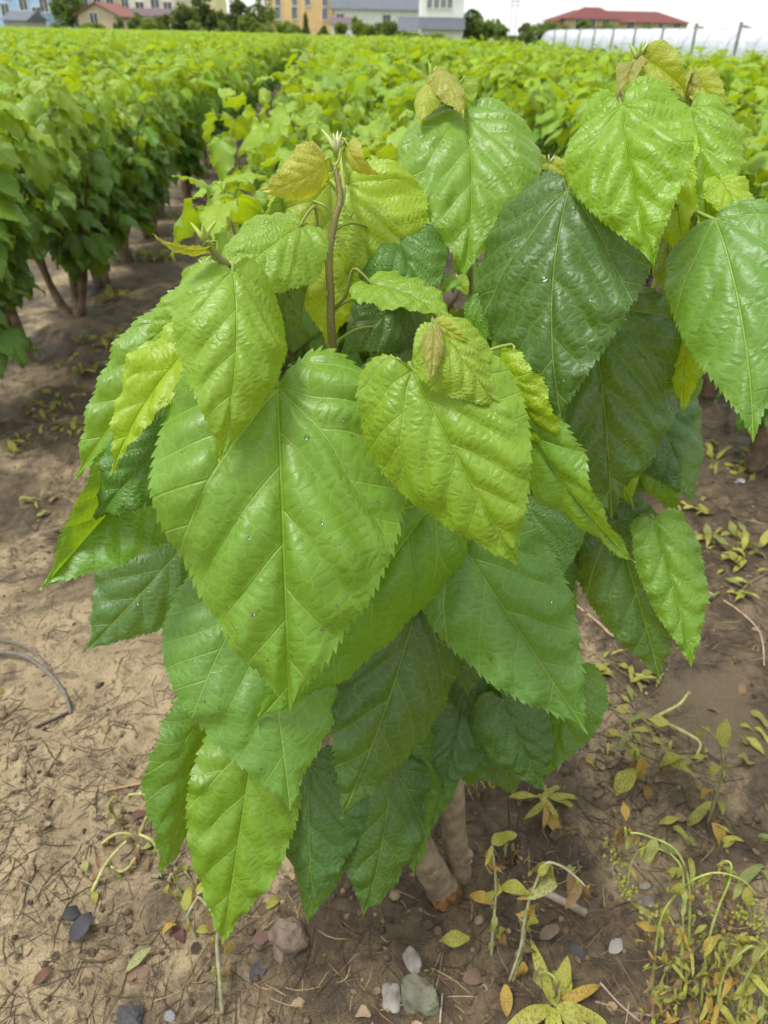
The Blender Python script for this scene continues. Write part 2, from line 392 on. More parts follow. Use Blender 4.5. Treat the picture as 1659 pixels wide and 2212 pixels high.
def leaf_grid(aspect, teeth, ncol, cord=1.0, tooth=0.022, slim=0.0, rows=None):
    """half a leaf: arrays [row, col] of u (0..1 half-widths), s (0..1 lengths), t (0 midrib .. 1 margin)"""
    o = OUT.copy(); neg = o[:, 1] < 0; o[neg, 1] *= cord
    o[:, 0] = o[:, 0] * (1 - slim * np.clip(o[:, 1], 0, 1) * 0.5)
    fine = catmull(o, 900)
    d = np.hypot(np.diff(fine[:, 0] * aspect), np.diff(fine[:, 1])); arc = np.concatenate([[0], np.cumsum(d)]); arc /= arc[-1]
    if teeth:
        fr = [0.0, 0.42, 0.86]; hh = [0.0, 0.55, 1.0]
        th = []; hg = []
        edges = np.linspace(0, 1, teeth + 1) ** 1.0
        jit = (rng.random(teeth + 1) - 0.5) * 0.45 / teeth; jit[0] = jit[-1] = 0; edges = edges + jit
        for k in range(teeth):
            for a, b in zip(fr, hh):
                th.append(edges[k] + a * (edges[k + 1] - edges[k])); hg.append(b * (0.75 + 0.5 * ((k * 7919 + int(rng.integers(0, 7))) % 10) / 10))
        th.append(1.0); hg.append(0.0); th = np.array(th); hg = np.array(hg)
    else:
        th = np.linspace(0, 1, rows); hg = np.zeros(rows)
    u = np.interp(th, arc, fine[:, 0]); s = np.interp(th, arc, fine[:, 1])
    tu = np.gradient(u * aspect); ts = np.gradient(s); ln = np.hypot(tu, ts) + 1e-9
    nu_, ns_ = ts / ln, -tu / ln           # outward
    amp = tooth * hg * np.clip(th * 9, 0.15, 1) * np.clip((1 - th) * 9, 0.0, 1)
    ut = u + (nu_ * amp * 0.8 + tu / ln * amp * 0.55) / aspect; st = s + ns_ * amp * 0.8 + ts / ln * amp * 0.55
    mid = np.maximum(s - 0.62 * u * aspect * 1.4, 0.0)
    mid = np.maximum.accumulate(mid); mid = mid * 0.985 + 0.015 * th; mid[-1] = 1.0; mid[0] = 0.0
    t = np.linspace(0, 1, ncol + 1)
    if teeth: t = np.concatenate([t[:-1] * 0.965 / t[-2], [1.0]])
    U = u[:, None] * t[None, :]; S = mid[:, None] * (1 - t[None, :]) + s[:, None] * t[None, :]
    U[:, -1] = ut; S[:, -1] = st
    return U, S, np.broadcast_to(t, U.shape).copy()
def vein_fields(a, s, spc=.2, off=0.0, ox=0.0):
    a = np.asarray(a); wob = (vnoise(a * 9 + ox, s * 7 + ox) - .5) * .035 * np.clip(a * 8, 0, 1)
    w = s - (0.98 * a + 1.65 * a * a) + wob; ph1 = w / spc + np.where(w > 0, np.clip(w / .06, 0, 1), 0) * off; ph2 = (s - 0.22 * a + wob) / 0.95 / 0.115
    pp1 = np.abs(ph1 - np.round(ph1)) * 2; pp2 = np.abs(ph2 - np.round(ph2)) * 2
    dome = np.where(w > 0, np.sin(np.clip(pp1, 0, 1) * math.pi / 2), np.minimum(np.sin(np.clip(pp2, 0, 1) * math.pi / 2), np.clip(-w / 0.035, 0, 1)) * 0.8)
    dome = dome * np.clip(a / 0.03, 0, 1)
    return ph1, ph2, dome
_grid_cache = {}
def leaf_mesh(name, L, hw, mat, asym=0.0, bend=30, fold=0.0, arch=0.12, side=0.0, wave=0.045, quilt=0.011, teeth=30, ncol=13,
              cord=1.0, tooth=0.022, slim=0.0, rows=None, twist=0.0, seed=0, crinkle=0.006, gull=0.28):
    r = np.random.default_rng(seed); aspect = hw / L
    parts = []
    for sgn in (1, -1):
        U, S, Tt = leaf_grid(aspect, teeth, ncol, cord, tooth, slim, rows)
        parts.append((U * hw * (1 + sgn * asym) * sgn, S * L, Tt))
    nr, nc = parts[0][0].shape
    u = np.concatenate([parts[0][0].ravel(), parts[1][0].ravel()])
    s = np.concatenate([parts[0][1].ravel(), parts[1][1].ravel()])
    t = np.concatenate([parts[0][2].ravel(), parts[1][2].ravel()])
    iA = np.arange(nr * nc).reshape(nr, nc)
    iB = iA + nr * nc
    qa = np.stack([iA[:-1, :-1].ravel(), iA[:-1, 1:].ravel(), iA[1:, 1:].ravel(), iA[1:, :-1].ravel()], 1)
    qb = np.stack([iB[:-1, :-1].ravel(), iB[1:, :-1].ravel(), iB[1:, 1:].ravel(), iB[:-1, 1:].ravel()], 1)
    q = np.concatenate([qa, qb])
    a = np.abs(u) / L; sn = s / L
    half = np.concatenate([np.ones(nr * nc), -np.ones(nr * nc)]); spc = r.uniform(.20, .25)
    ph1, ph2, dome = vein_fields(a, sn, spc, np.where(half > 0, .0, r.uniform(.2, .45)), 10 + r.random() * 30 + (half < 0) * 13.7)
    sd = half
    if fold == 0 and crinkle > .0015: fold = r.uniform(-.26, .06)
    z = fold * np.abs(u) - arch * u * u / hw + gull * np.abs(u) * (1 - np.abs(u) / hw)
    z = z + 1.55 * quilt * L * dome * (.35 + 1.3 * vnoise(ph1 * .9 + half * 7 + 20, a * 14 + 9)) * np.clip((1.0 - t) * 5, 0.0, 1)
    f1, f2, f3 = r.random(3) * 6.28; k1 = 2.2 + r.random() * 1.8
    z = z + wave * L * t ** 2 * np.sin(k1 * 6.28 * sn * 0.8 + f1 + sd * 1.3) * np.clip(1.2 - sn, 0, 1)
    z = z + wave * 0.5 * L * t ** 3 * np.sin(k1 * 6.28 * sn * 2.1 + f2 + sd * 0.7)
    ox = r.random() * 60
    z = z + (fbm(u / L * 4 + ox, sn * 4 + ox, 2) - 0.38) * 0.17 * L * np.clip(a * 4, 0, 1)
    z = z + (vnoise(ph1 * 2.2 + ox + half * 5, a * 30 + ox) - 0.5) * 1.0 * crinkle * L * np.clip(a * 12, 0, 1)
    tw = (twist + r.uniform(-.22, .22) * (crinkle > 0)) * sn; u2 = u * np.cos(tw) - z * np.sin(tw); z = u * np.sin(tw) + z * np.cos(tw); u = u2
    # droop along the midrib, then put base -> tip back on +Y at the wanted length
    B = R(bend); n = 60; ss = np.linspace(-0.2, 1.05, n); k = ss[1] - ss[0]
    ang = B * (0.5 - 1.0 * np.clip(ss, -0.1, 1)); cy = np.cumsum(np.cos(ang)) * k; cz = np.cumsum(np.sin(ang)) * k
    i0y = np.interp(0, ss, cy); i0z = np.interp(0, ss, cz); cy -= i0y; cz -= i0z
    ty = np.interp(1, ss, cy); tz = np.interp(1, ss, cz); ch = math.hypot(ty, tz); co, si = ty / ch, tz / ch
    cy, cz = (cy * co + cz * si) / ch, (-cy * si + cz * co) / ch
    ang = ang - math.atan2(tz, ty)
    py = np.interp(sn, ss, cy) * L; pz = np.interp(sn, ss, cz) * L; an = np.interp(sn, ss, ang)
    x = u + side * L * 4 * sn * (1 - sn); y = py - np.sin(an) * z; zz = pz + np.cos(an) * z
    v = np.stack([x, y, zz], 1)
    me = bpy.data.meshes.new(name); me.vertices.add(len(v)); me.vertices.foreach_set('co', v.ravel())
    me.loops.add(q.size); me.loops.foreach_set('vertex_index', q.ravel().astype(np.int32))
    me.polygons.add(len(q)); me.polygons.foreach_set('loop_start', np.arange(0, q.size, 4, dtype=np.int32)); me.polygons.foreach_set('use_smooth', np.ones(len(q), bool))
    me.update(calc_edges=True); me.validate(); me.materials.append(mat)
    if len(me.vertices) == len(v):
        at = me.attributes.new('vein', 'FLOAT_VECTOR', 'POINT'); at.data.foreach_set('vector', np.stack([ph1, ph2, a], 1).astype(np.float32).ravel())
        at = me.attributes.new('luv', 'FLOAT_VECTOR', 'POINT'); at.data.foreach_set('vector', np.stack([parts_u(parts, nr, nc) + seed * 0.37, s, sn], 1).astype(np.float32).ravel())
    return me, v, t, sn
def parts_u(parts, nr, nc):
    return np.concatenate([parts[0][0].ravel(), parts[1][0].ravel()])

HERO_AT = G(985, 1885)
hero = empty('mulberry_plant', HERO_AT)
tag(hero, 'large mulberry plant in the foreground with big serrated green leaves', 'plant')
HI = Matrix.Translation(-HERO_AT)
def wpt(p): return Vector(p) - HERO_AT

# leaf colours by age
YOUNG = (0.172, 0.302, 0.018); YEL = (0.245, 0.375, 0.010); LIME = (0.130, 0.268, 0.024); MID = (0.088, 0.225, 0.020)  # YEL has the glow of backlight put into it
PALE = (0.100, 0.235, 0.036); GRN = (0.062, 0.165, 0.018); DARK = (0.046, 0.118, 0.019); DEEP = (0.022, 0.070, 0.013)  # sky sheen is put into PALE, shade of the plant's centre into DEEP
BLUE = (0.050, 0.135, 0.034); BRON = (0.285, 0.335, 0.030); RED = (0.250, 0.240, 0.050)

shoots = []       # (points in world)
def shoot(pts, r0, r1, col, head=True, name='shoot'):
    w = [P(*p) for p in pts]
    w = ([HEAD + Vector((random.uniform(-.03, .03), random.uniform(-.03, .03), 0))] if head else []) + w
    sp = spline(w, 7); N = len(sp)
    rad = [r0 + (r1 - r0) * (i / (N - 1)) ** 0.8 for i in range(N)]
    v, f = tube([wpt(p) for p in sp], rad, 10)
    o = link(name, make_mesh(name, v, f, M_STEM), hero, color=col)
    shoots.append(sp); return o
HEAD = Vector((HERO_AT.x - 0.015, HERO_AT.y + 0.03, 0.36))

# trunk: an upright stem and a leaning one, grown from one stump
def trunk_piece(pts, rads, mat, n=14):
    sp = spline(pts, 6); N = len(sp); rad = lerp_list(rads, N)
    rad = [r * (1 + 0.025 * math.sin(i * 1.3)) for i, r in enumerate(rad)]
    return tube([wpt(p) for p in sp], rad, n, True, 0.012)
b0 = G(988, 1888)
mb = MB()
v, f = trunk_piece([b0 + Vector((0.002, 0.0, -0.05)), b0 + Vector((0, 0.0, 0.015)), P(982, 1800, 1.37), P(976, 1690, 1.29), HEAD], [0.036, 0.028, 0.0235, 0.0235, 0.027], M_BARK); mb.add(v, f)
link('trunk', mb.mesh('trunk', M_BARK), hero)
mb = MB(); b1 = G(950, 1925)
v, f = trunk_piece([b1 + Vector((0.018, -0.012, -0.03)), b1 + Vector((0.004, 0.0, 0.012)), P(925, 1865, 1.36), P(895, 1800, 1.31), P(850, 1640, 1.20), P(830, 1500, 1.12)], [0.034, 0.033, 0.029, 0.027, 0.024, 0.02], M_BARK); mb.add(v, f)
lt = link('trunk', mb.mesh('trunk', M_BARK), hero); lt['label'] = 'leaning second stem with a rotten orange foot'
rm = rock_mesh('rotten_foot', 0.034, 0.032, 0.028, M_ROT, 5, 0.3); o = link('rotten_foot', rm, hero); o.matrix_local = Matrix.Translation(wpt(G(955, 1925, 0.0)) + Vector((0.006, -0.012, 0.012)))
rm = rock_mesh('bark_knob', 0.016, 0.014, 0.016, M_BARK, 6, 0.3)
for px, py, d in ((1002, 1862, 1.42), (1004, 1848, 1.41), (938, 1885, 1.345)):
    o = link('bark_knob', rm, hero); o.matrix_local = Matrix.Translation(wpt(P(px, py, d)))

SC1 = (0.165, 0.145, 0.038); SC2 = (0.16, 0.19, 0.04); SC3 = (0.13, 0.10, 0.05)
shoot([(800, 1300, 1.05), (745, 1000, 0.93), (718, 745, 0.845), (714, 640, 0.825), (711, 555, 0.81), (722, 480, 0.80), (735, 425, 0.795), (723, 362, 0.79)], 0.0068, 0.0033, SC1)
shoot([(760, 1250, 1.06), (640, 960, 0.90), (560, 730, 0.78), (500, 592, 0.69), (470, 553, 0.67), (446, 522, 0.66)], 0.0085, 0.0028, SC2)
shoot([(880, 1250, 1.03), (870, 1000, 0.86), (884, 830, 0.70), (893, 793, 0.675), (914, 742, 0.665), (938, 708, 0.66)], 0.0085, 0.0025, SC1)
shoot([(960, 1250, 1.14), (1010, 800, 1.02), (1012, 480, 0.96), (1003, 262, 0.91), (975, 205, 0.90), (935, 172, 0.89)], 0.0085, 0.0026, SC2)
shoot([(1060, 1200, 1.14), (1200, 800, 1.02), (1300, 430, 0.87), (1332, 235, 0.80), (1345, 180, 0.79), (1372, 130, 0.78)], 0.0085, 0.0031, SC2)
shoot([(1110, 1230, 1.18), (1330, 850, 1.06), (1450, 500, 0.95), (1488, 260, 0.88), (1486, 195, 0.87), (1492, 166, 0.87)], 0.0085, 0.0026, SC2)
shoot([(1080, 1250, 1.12), (1130, 900, 1.0), (1185, 560, 0.93), (1188, 380, 0.90)], 0.0085, 0.0026, SC2)
shoot([(1080, 1290, 1.16), (1220, 1170, 1.10), (1340, 1122, 1.04), (1385, 1113, 1.02), (1412, 1124, 1.01)], 0.007, 0.0028, SC2)

def frame(B, T, tilt):
    Yd = (T - B).normalized(); c = (CAM - (B + T) / 2).normalized()
    Z0 = (c - Yd * c.dot(Yd)).normalized(); X0 = Yd.cross(Z0)
    Z = Z0 * math.cos(R(tilt)) + X0 * math.sin(R(tilt)); X = Yd.cross(Z)
    mm = Matrix.Identity(4)
    for i in range(3): mm[i][0] = X[i]; mm[i][1] = Yd[i]; mm[i][2] = Z[i]; mm[i][3] = B[i]
    return mm
def drop_mesh():
    v = []; f = []; n = 10; m_ = 4
    for j in range(m_ + 1):
        a = math.pi / 2 * j / m_
        for k in range(n):
            b = 2 * math.pi * k / n; v.append((math.cos(a) * math.cos(b), math.cos(a) * math.sin(b), 0.42 * math.sin(a)))
    for j in range(m_):
        for k in range(n):
            k2 = (k + 1) % n; f.append((j * n + k, j * n + k2, (j + 1) * n + k2, (j + 1) * n + k))
    f.append(tuple(range(n - 1, -1, -1)))
    return make_mesh('water_drop', v, f, M_DROP)
DROP = drop_mesh()
leaf_no = [0]
def leaf(b, t, W, col, tilt=0, bend=35, fold=0.0, arch=0.15, side=0.0, asym=0.0, wave=0.03, quilt=0.012, cord=1.0, slim=0.0, teeth=36,
         drops=0, pet=None, petcol=None, twist=0.0, label=None, tooth=0.018, crinkle=0.006, ncol=13, nopet=False, arc=False):
    leaf_no[0] += 1; sd = leaf_no[0]
    B = P(*b); T = P(*t); L = (T - B).length; hw = W / 2 / F * (b[2] + t[2]) / 2
    me, v, tt, sn = leaf_mesh('leaf', L, hw, M_LEAF, asym, bend, fold, arch, side, wave, quilt, teeth, ncol, cord, tooth, slim, None, twist, sd, crinkle)
    mw = frame(B, T, tilt)
    o = link('leaf', me, hero, Matrix.Translation(-HERO_AT) @ mw, col)
    if label: o['label'] = label
    if not nopet:
        # the petiole runs from the blade back to the nearest shoot
        if pet is not None: A = P(*pet)
        else:
            best = None
            for sp in shoots:
                for p in sp[3:]:
                    q = (p - B); c = q.length + (0.25 * max(0, q.z)) + (0.05 if q.length < 0.02 else 0)
                    if best is None or c < best[0]: best = (c, p)
            A = best[1]
        Yd = (T - B).normalized(); dl = (A - B).length
        Zd = Vector((mw[0][2], mw[1][2], mw[2][2]))
        mid1 = (B - Yd * min(0.05, dl * 0.4) + Vector((0, 0, min(0.02, dl * 0.15)))) if arc else (B - Yd * .008 - Zd * min(.03, dl * .35)); mid2 = A * 0.65 + B * 0.35 + Vector((0, 0, min(0.015, dl * 0.1)))
        pts = spline([B + Yd * 0.004, mid1, mid2, A], 5); inv = mw.inverted()
        N = len(pts); k = min(1.0, L / 0.2); rad = [(0.0019 + 0.0011 * i / (N - 1)) * (0.35 + 0.65 * k) for i in range(N)]
        v2, f2 = tube([inv @ p for p in pts], rad, 7)
        pc = petcol or (0.22, 0.30, 0.05)
        link('petiole', make_mesh('petiole', v2, f2, M_PET), o, color=pc)
    if drops:
        r = np.random.default_rng(sd + 100); ok = np.where((tt > 0.12) & (tt < 0.85) & (sn > 0.05) & (sn < 0.85))[0]
        me.calc_loop_triangles() if False else None
        for i in r.choice(ok, drops, replace=False):
            n = me.vertices[int(i)].normal; s_ = r.uniform(0.0010, 0.0024) * (1.15 if r.random() < 0.2 else 0.85)
            q = n.to_track_quat('Z', 'Y').to_matrix().to_4x4()
            mm = Matrix.Translation(Vector(v[int(i)]) + n * 0.0001) @ q @ Matrix.Diagonal((s_, s_ * r.uniform(1.0, 1.4), s_, 1))
            link('water_drop', DROP, o, mm)
    return o

# --- front leaves
leaf((600, 842, .735), (626, 1538, .775), 525, LIME, bend=38, arch=.20, wave=.02, quilt=.016, drops=34, cord=1.15, teeth=46, tooth=.019, ncol=18, label='largest leaf, broad heart shape with raindrops')
leaf((503, 586, .675), (471, 997, .69), 244, YOUNG, tilt=-6, bend=55, arch=.35, side=-.035, quilt=.014, cord=.7, teeth=34, pet=(500, 592, .69), tooth=.02)
leaf((892, 800, .668), (1118, 1224, .70), 345, YOUNG, tilt=4, bend=40, arch=.22, quilt=.014, cord=1.25, teeth=36, wave=.02, crinkle=.004, pet=(893, 795, .676), ncol=15)
leaf((425, 735, .765), (244, 1022, .775), 150, YEL, tilt=42, bend=40, fold=.35, arch=.05, slim=.3)
leaf((430, 690, .82), (163, 1037, .86), 185, LIME, tilt=20, bend=35, fold=.15)
leaf((455, 640, .79), (303, 760, .82), 120, YOUNG, tilt=20, bend=45)
leaf((345, 985, .86), (88, 1275, .80), 230, MID, tilt=-12, bend=-12, fold=.55, arch=.0, wave=.06, slim=.15, drops=3, asym=-.1)
leaf((395, 925, .805), (208, 1122, .81), 190, GRN, tilt=12, bend=60, arch=.3, wave=.06)
leaf((405, 1170, .96), (188, 1405, .97), 245, BLUE, tilt=-4, bend=30, fold=-.12, slim=.1, drops=4, asym=.12)
leaf((565, 1250, .92), (628, 1753, .925), 425, PALE, bend=16, arch=.10, wave=.02, quilt=.009, drops=24, teeth=38, ncol=15, asym=.04)
leaf((935, 1085, .84), (551, 1562, .90), 300, (.105, .245, .016), tilt=-14, bend=30, arch=.12, drops=8, teeth=36)  # colour darkened to stand for shade under the overlapping leaf
leaf((905, 1290, .97), (735, 1768, 1.0), 300, DARK, tilt=-18, fold=-.2, bend=35, arch=.2, quilt=.013, teeth=34, drops=3, asym=-.1)
leaf((975, 1140, .905), (1271, 1587, .925), 290, PALE, tilt=4, bend=14, fold=.06, arch=.06, slim=-.15, quilt=.010, drops=12, teeth=34, cord=.6)
leaf((548, 1600, 1.02), (480, 2042, 1.04), 232, (.13, .255, .012), bend=18, arch=.10, slim=-.15, teeth=30, cord=.6)
leaf((450, 1540, 1.06), (346, 1893, 1.07), 190, (0.075, 0.19, 0.02), tilt=-42, bend=15, slim=-.2)
leaf((668, 1650, 1.05), (678, 1948, 1.09), 235, BLUE, tilt=12, fold=-.22, bend=35, arch=.2, quilt=.014)
leaf((845, 1660, 1.09), (783, 1980, 1.12), 215, DARK, tilt=-30, bend=30)
leaf((700, 1790, 1.12), (664, 1994, 1.13), 120, GRN, bend=20)
leaf((905, 1610, 1.12), (892, 1892, 1.15), 160, GRN, tilt=-30, bend=15)
leaf((1000, 1530, 1.14), (948, 1712, 1.16), 170, BLUE, tilt=-10, bend=25)
leaf((960, 1640, 1.17), (925, 1800, 1.18), 90, GRN, tilt=-15, bend=25)
leaf((1085, 1510, 1.08), (1172, 1708, 1.10), 158, DARK, bend=40, arch=.25)
leaf((1245, 1450, 1.12), (1180, 1682, 1.13), 150, GRN, tilt=20, bend=20)
leaf((1130, 1020, 1.0), (1203, 1292, 1.03), 190, DEEP, bend=40, arch=.2)
leaf((1205, 1230, 1.07), (1244, 1346, 1.08), 60, LIME, tilt=30, bend=20)
leaf((1000, 1440, 1.10), (1020, 1570, 1.12), 90, DEEP, bend=40)
# --- right of centre
leaf((1098, 868, .745), (1373, 1216, .77), 150, LIME, tilt=38, bend=24, fold=.10, slim=-.1, teeth=34, cord=.5, label='long light green leaf turned edge on')
leaf((1085, 790, .72), (1238, 985, .745), 130, YEL, tilt=42, bend=50, fold=.1)
leaf((948, 704, .655), (1083, 893, .66), 180, (0.21, 0.325, 0.018), tilt=-32, bend=60, arch=.2, fold=-.25, quilt=.015, crinkle=.004, side=.08, pet=(938, 709, .66), petcol=BRON)
leaf((938, 712, .642), (931, 828, .628), 48, RED, bend=50, quilt=.02, teeth=16, ncol=7, arch=.4, pet=(936, 710, .66))
leaf((946, 700, .652), (1016, 738, .645), 46, BRON, tilt=10, bend=45, teeth=16, ncol=7, quilt=.02, pet=(938, 708, .66))
leaf((800, 614, .80), (985, 700, .77), 165, YOUNG, tilt=-52, bend=35, fold=.1, arc=True, pet=(719, 668, .83), petcol=(0.17, 0.19, 0.04))
leaf((650, 489, .765), (452, 660, .735), 200, YOUNG, tilt=28, bend=38, arch=.25, arc=True, pet=(709, 545, .81), petcol=(0.2, 0.22, 0.04))
leaf((752, 396, .845), (850, 690, .90), 285, YEL, tilt=14, bend=55, arch=.35, cord=1.2, arc=True, pet=(738, 440, .797), petcol=(0.25, 0.32, 0.04))
leaf((715, 395, .845), (708, 752, .90), 260, (0.25, 0.34, 0.022), tilt=-12, bend=30, arch=.25, pet=(735, 430, .797))
leaf((703, 348, .782), (556, 413, .755), 105, (0.33, 0.34, 0.045), tilt=-20, bend=95, arch=.35, teeth=26, cord=.7, arc=True, pet=(722, 362, .79), petcol=(0.3, 0.33, 0.08))
leaf((752, 318, .785), (820, 376, .78), 62, (0.33, 0.33, 0.05), tilt=35, bend=90, arch=.3, teeth=18, ncol=8, arc=True, pet=(724, 360, .79), petcol=(0.3, 0.36, 0.08))
leaf((655, 440, .86), (565, 520, .84), 130, PALE, tilt=-30, bend=30)
leaf((585, 555, .80), (646, 716, .82), 130, DARK, tilt=-20, bend=40)
leaf((890, 640, .885), (735, 765, .87), 170, DARK, tilt=15, bend=30)
leaf((900, 700, .90), (800, 800, .89), 140, DEEP, tilt=10, bend=30)
leaf((845, 498, .86), (925, 690, .85), 200, GRN, tilt=-12, bend=55, arch=.3, quilt=.016)
leaf((1004, 256, .895), (1000, 604, .875), 305, LIME, tilt=-3, bend=42, arch=.18, quilt=.016, side=-.04, cord=1.35, teeth=38, ncol=16, pet=(1003, 262, .91))
leaf((936, 178, .885), (906, 276, .87), 62, BRON, tilt=24, bend=50, fold=-.5, arch=.1, teeth=20, ncol=8, pet=(936, 174, .89))
leaf((948, 150, .88), (1003, 258, .865), 66, (0.28, 0.29, 0.04), tilt=-28, bend=40, fold=-.4, arch=.1, teeth=20, ncol=8, pet=(936, 174, .89))
leaf((1000, 180, .90), (1016, 262, .91), 60, YOUNG, tilt=30, bend=40, teeth=18, ncol=8)
leaf((1228, 412, .775), (1216, 918, .80), 372, DARK, tilt=6, bend=38, arch=.2, side=.05, quilt=.014, cord=1.2, teeth=42, ncol=17, drops=12, wave=.025, label='large dark green glossy leaf with a puckered midrib')
leaf((1344, 230, .735), (1414, 576, .715), 262, (0.165, 0.315, 0.014), tilt=-2, bend=35, arch=.15, quilt=.02, cord=1.7, teeth=36, ncol=16, wave=.03, crinkle=.008, side=.02, pet=(1334, 232, .80))
leaf((1492, 232, .835), (1532, 514, .82), 185, (0.165, 0.315, 0.014), tilt=-16, bend=40, arch=.2, quilt=.018, pet=(1488, 255, .88))
leaf((1468, 330, .815), (1493, 594, .80), 120, YEL, tilt=40, bend=30, fold=.25)
leaf((1440, 450, .87), (1474, 692, .86), 120, (0.07, 0.13, 0.02), tilt=30, bend=25)
leaf((1545, 472, .755), (1627, 956, .72), 275, PALE, cord=.4, tilt=8, bend=34, arch=.16, side=-.045, quilt=.009, slim=-.05, teeth=36, ncol=15, drops=5)
leaf((1556, 390, .80), (1613, 522, .79), 95, YEL, tilt=-30, bend=45)
leaf((1275, 660, .87), (1320, 1118, .93), 400, DARK, tilt=-10, bend=44, arch=.2, quilt=.018, teeth=36, ncol=16, drops=9, wave=.04)
leaf((1395, 850, 1.0), (1497, 1086, 1.02), 190, (.07, .165, .05), tilt=-18, bend=25, quilt=.01)  # colour lightened to carry the pale reflection on the blade
leaf((1380, 930, 1.02), (1464, 1113, 1.03), 120, GRN, tilt=10, bend=20)
leaf((1500, 660, .87), (1478, 892, .88), 135, YEL, tilt=30, bend=25)
leaf((1325, 985, 1.0), (1362, 1092, 1.02), 85, YEL, tilt=30, bend=20, teeth=22)
leaf((1330, 1020, 1.04), (1310, 1150, 1.05), 130, DARK, tilt=0, bend=30)
leaf((1325, 1125, 1.03), (1425, 1470, 1.05), 205, DARK, tilt=-8, bend=34, arch=.18, slim=-.1, quilt=.008)
leaf((1413, 1124, .99), (1494, 1444, .985), 140, LIME, tilt=-16, bend=25, fold=.06, slim=-.1, asym=-.12, pet=(1412, 1124, 1.01), cord=.4)
leaf((1040, 632, .86), (1168, 745, .85), 150, MID, tilt=-22, bend=50, arch=.3, quilt=.018)
leaf((1085, 690, .83), (1150, 865, .82), 105, LIME, tilt=30, bend=30)
leaf((1140, 740, .90), (1190, 930, .92), 150, DEEP, tilt=10, bend=30)
leaf((1160, 900, .93), (1240, 1090, .95), 170, DARK, tilt=20, bend=30)
# tiny leaves at the shoot tips
for b, t, W, c, tl in [((1368, 140, .775), (1352, 226, .76), 56, RED, 20), ((1395, 130, .78), (1482, 196, .775), 82, BRON, -20), ((1385, 118, .78), (1418, 150, .78), 30, BRON, -30),
                       ((1484, 172, .865), (1510, 220, .86), 36, RED, -20), ((1500, 172, .865), (1567, 250, .855), 64, BRON, -15), ((1482, 165, .87), (1478, 215, .86), 40, BRON, 30),
                       ((1190, 352, .90), (1225, 382, .89), 34, BRON, -20), ((1180, 352, .90), (1145, 366, .89), 34, BRON, 20), ((1200, 375, .91), (1250, 430, .90), 70, YEL, -10),
                       ((448, 532, .662), (330, 505, .64), 44, (0.28, 0.30, 0.05), -55), ((440, 590, .72), (412, 628, .71), 26, YOUNG, 20), ((450, 600, .73), (404, 655, .72), 30, YEL, 30),
                       ((985, 606, .87), (1012, 640, .86), 40, YOUNG, -20), ((980, 606, .87), (950, 640, .86), 40, LIME, 20)]:
    leaf(b, t, W, c, tilt=tl, bend=60, arch=.15, teeth=14, ncol=6, quilt=.02, fold=.45)
# leaves deeper inside the plant
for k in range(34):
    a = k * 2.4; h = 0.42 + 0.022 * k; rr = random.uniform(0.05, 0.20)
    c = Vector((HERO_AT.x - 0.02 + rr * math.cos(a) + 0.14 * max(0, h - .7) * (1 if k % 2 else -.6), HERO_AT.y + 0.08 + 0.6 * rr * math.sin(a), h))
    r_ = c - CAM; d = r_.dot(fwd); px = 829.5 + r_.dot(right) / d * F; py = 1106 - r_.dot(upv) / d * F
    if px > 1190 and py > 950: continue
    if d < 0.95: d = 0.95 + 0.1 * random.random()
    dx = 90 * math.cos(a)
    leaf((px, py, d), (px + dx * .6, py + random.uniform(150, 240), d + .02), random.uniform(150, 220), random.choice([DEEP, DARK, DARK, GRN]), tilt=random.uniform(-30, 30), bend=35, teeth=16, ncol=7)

# buds and stipules at the shoot tips
def bud(px, py, d, s, n=4, col=(0.42, 0.50, 0.20)):
    base = P(px, py, d); mb = MB(); s *= .72
    for k in range(n):
        a = k * 2.4 + px; lean = 0.25 + 0.3 * random.random()
        dr = (Vector((0, 0, 1)) + right * math.cos(a) * lean + fwd * math.sin(a) * lean).normalized(); Ln = s * random.uniform(.7, 1.25)
        p = [base + dr * Ln * t_ + right * math.cos(a) * s * .25 * t_ * t_ for t_ in (0, .3, .6, .85, 1.0)]
        v, f = tube([wpt(q) for q in p], [s * .10, s * .13, s * .10, s * .05, s * .008], 6); mb.add(v, f)
    link('bud', mb.mesh('bud', M_PET), hero, color=col)
for args in [(727, 330, .79, .030, 5, (0.55, 0.60, 0.33)), (440, 520, .655, .026, 3, (0.38, 0.48, 0.10)), (938, 706, .655, .014, 3), (932, 168, .885, .022, 3, (0.35, 0.5, 0.1)), (1376, 128, .78, .026, 4, (0.35, 0.45, 0.12)),
             (1494, 168, .868, .016, 3), (1187, 356, .90, .016, 4, (0.5, 0.55, 0.3)), (430, 606, .72, .018, 4, (0.5, 0.55, 0.3)), (440, 575, .71, .014, 3, (0.5, 0.55, 0.3)),
             (742, 628, .825, .010, 2, (0.3, 0.4, 0.1)), (757, 470, .80, .012, 2, (0.3, 0.4, 0.1)), (705, 642, .82, .012, 2, (0.25, 0.4, 0.1)), (990, 605, .87, .012, 3, (.35, .5, .1))]:
    bud(*args)

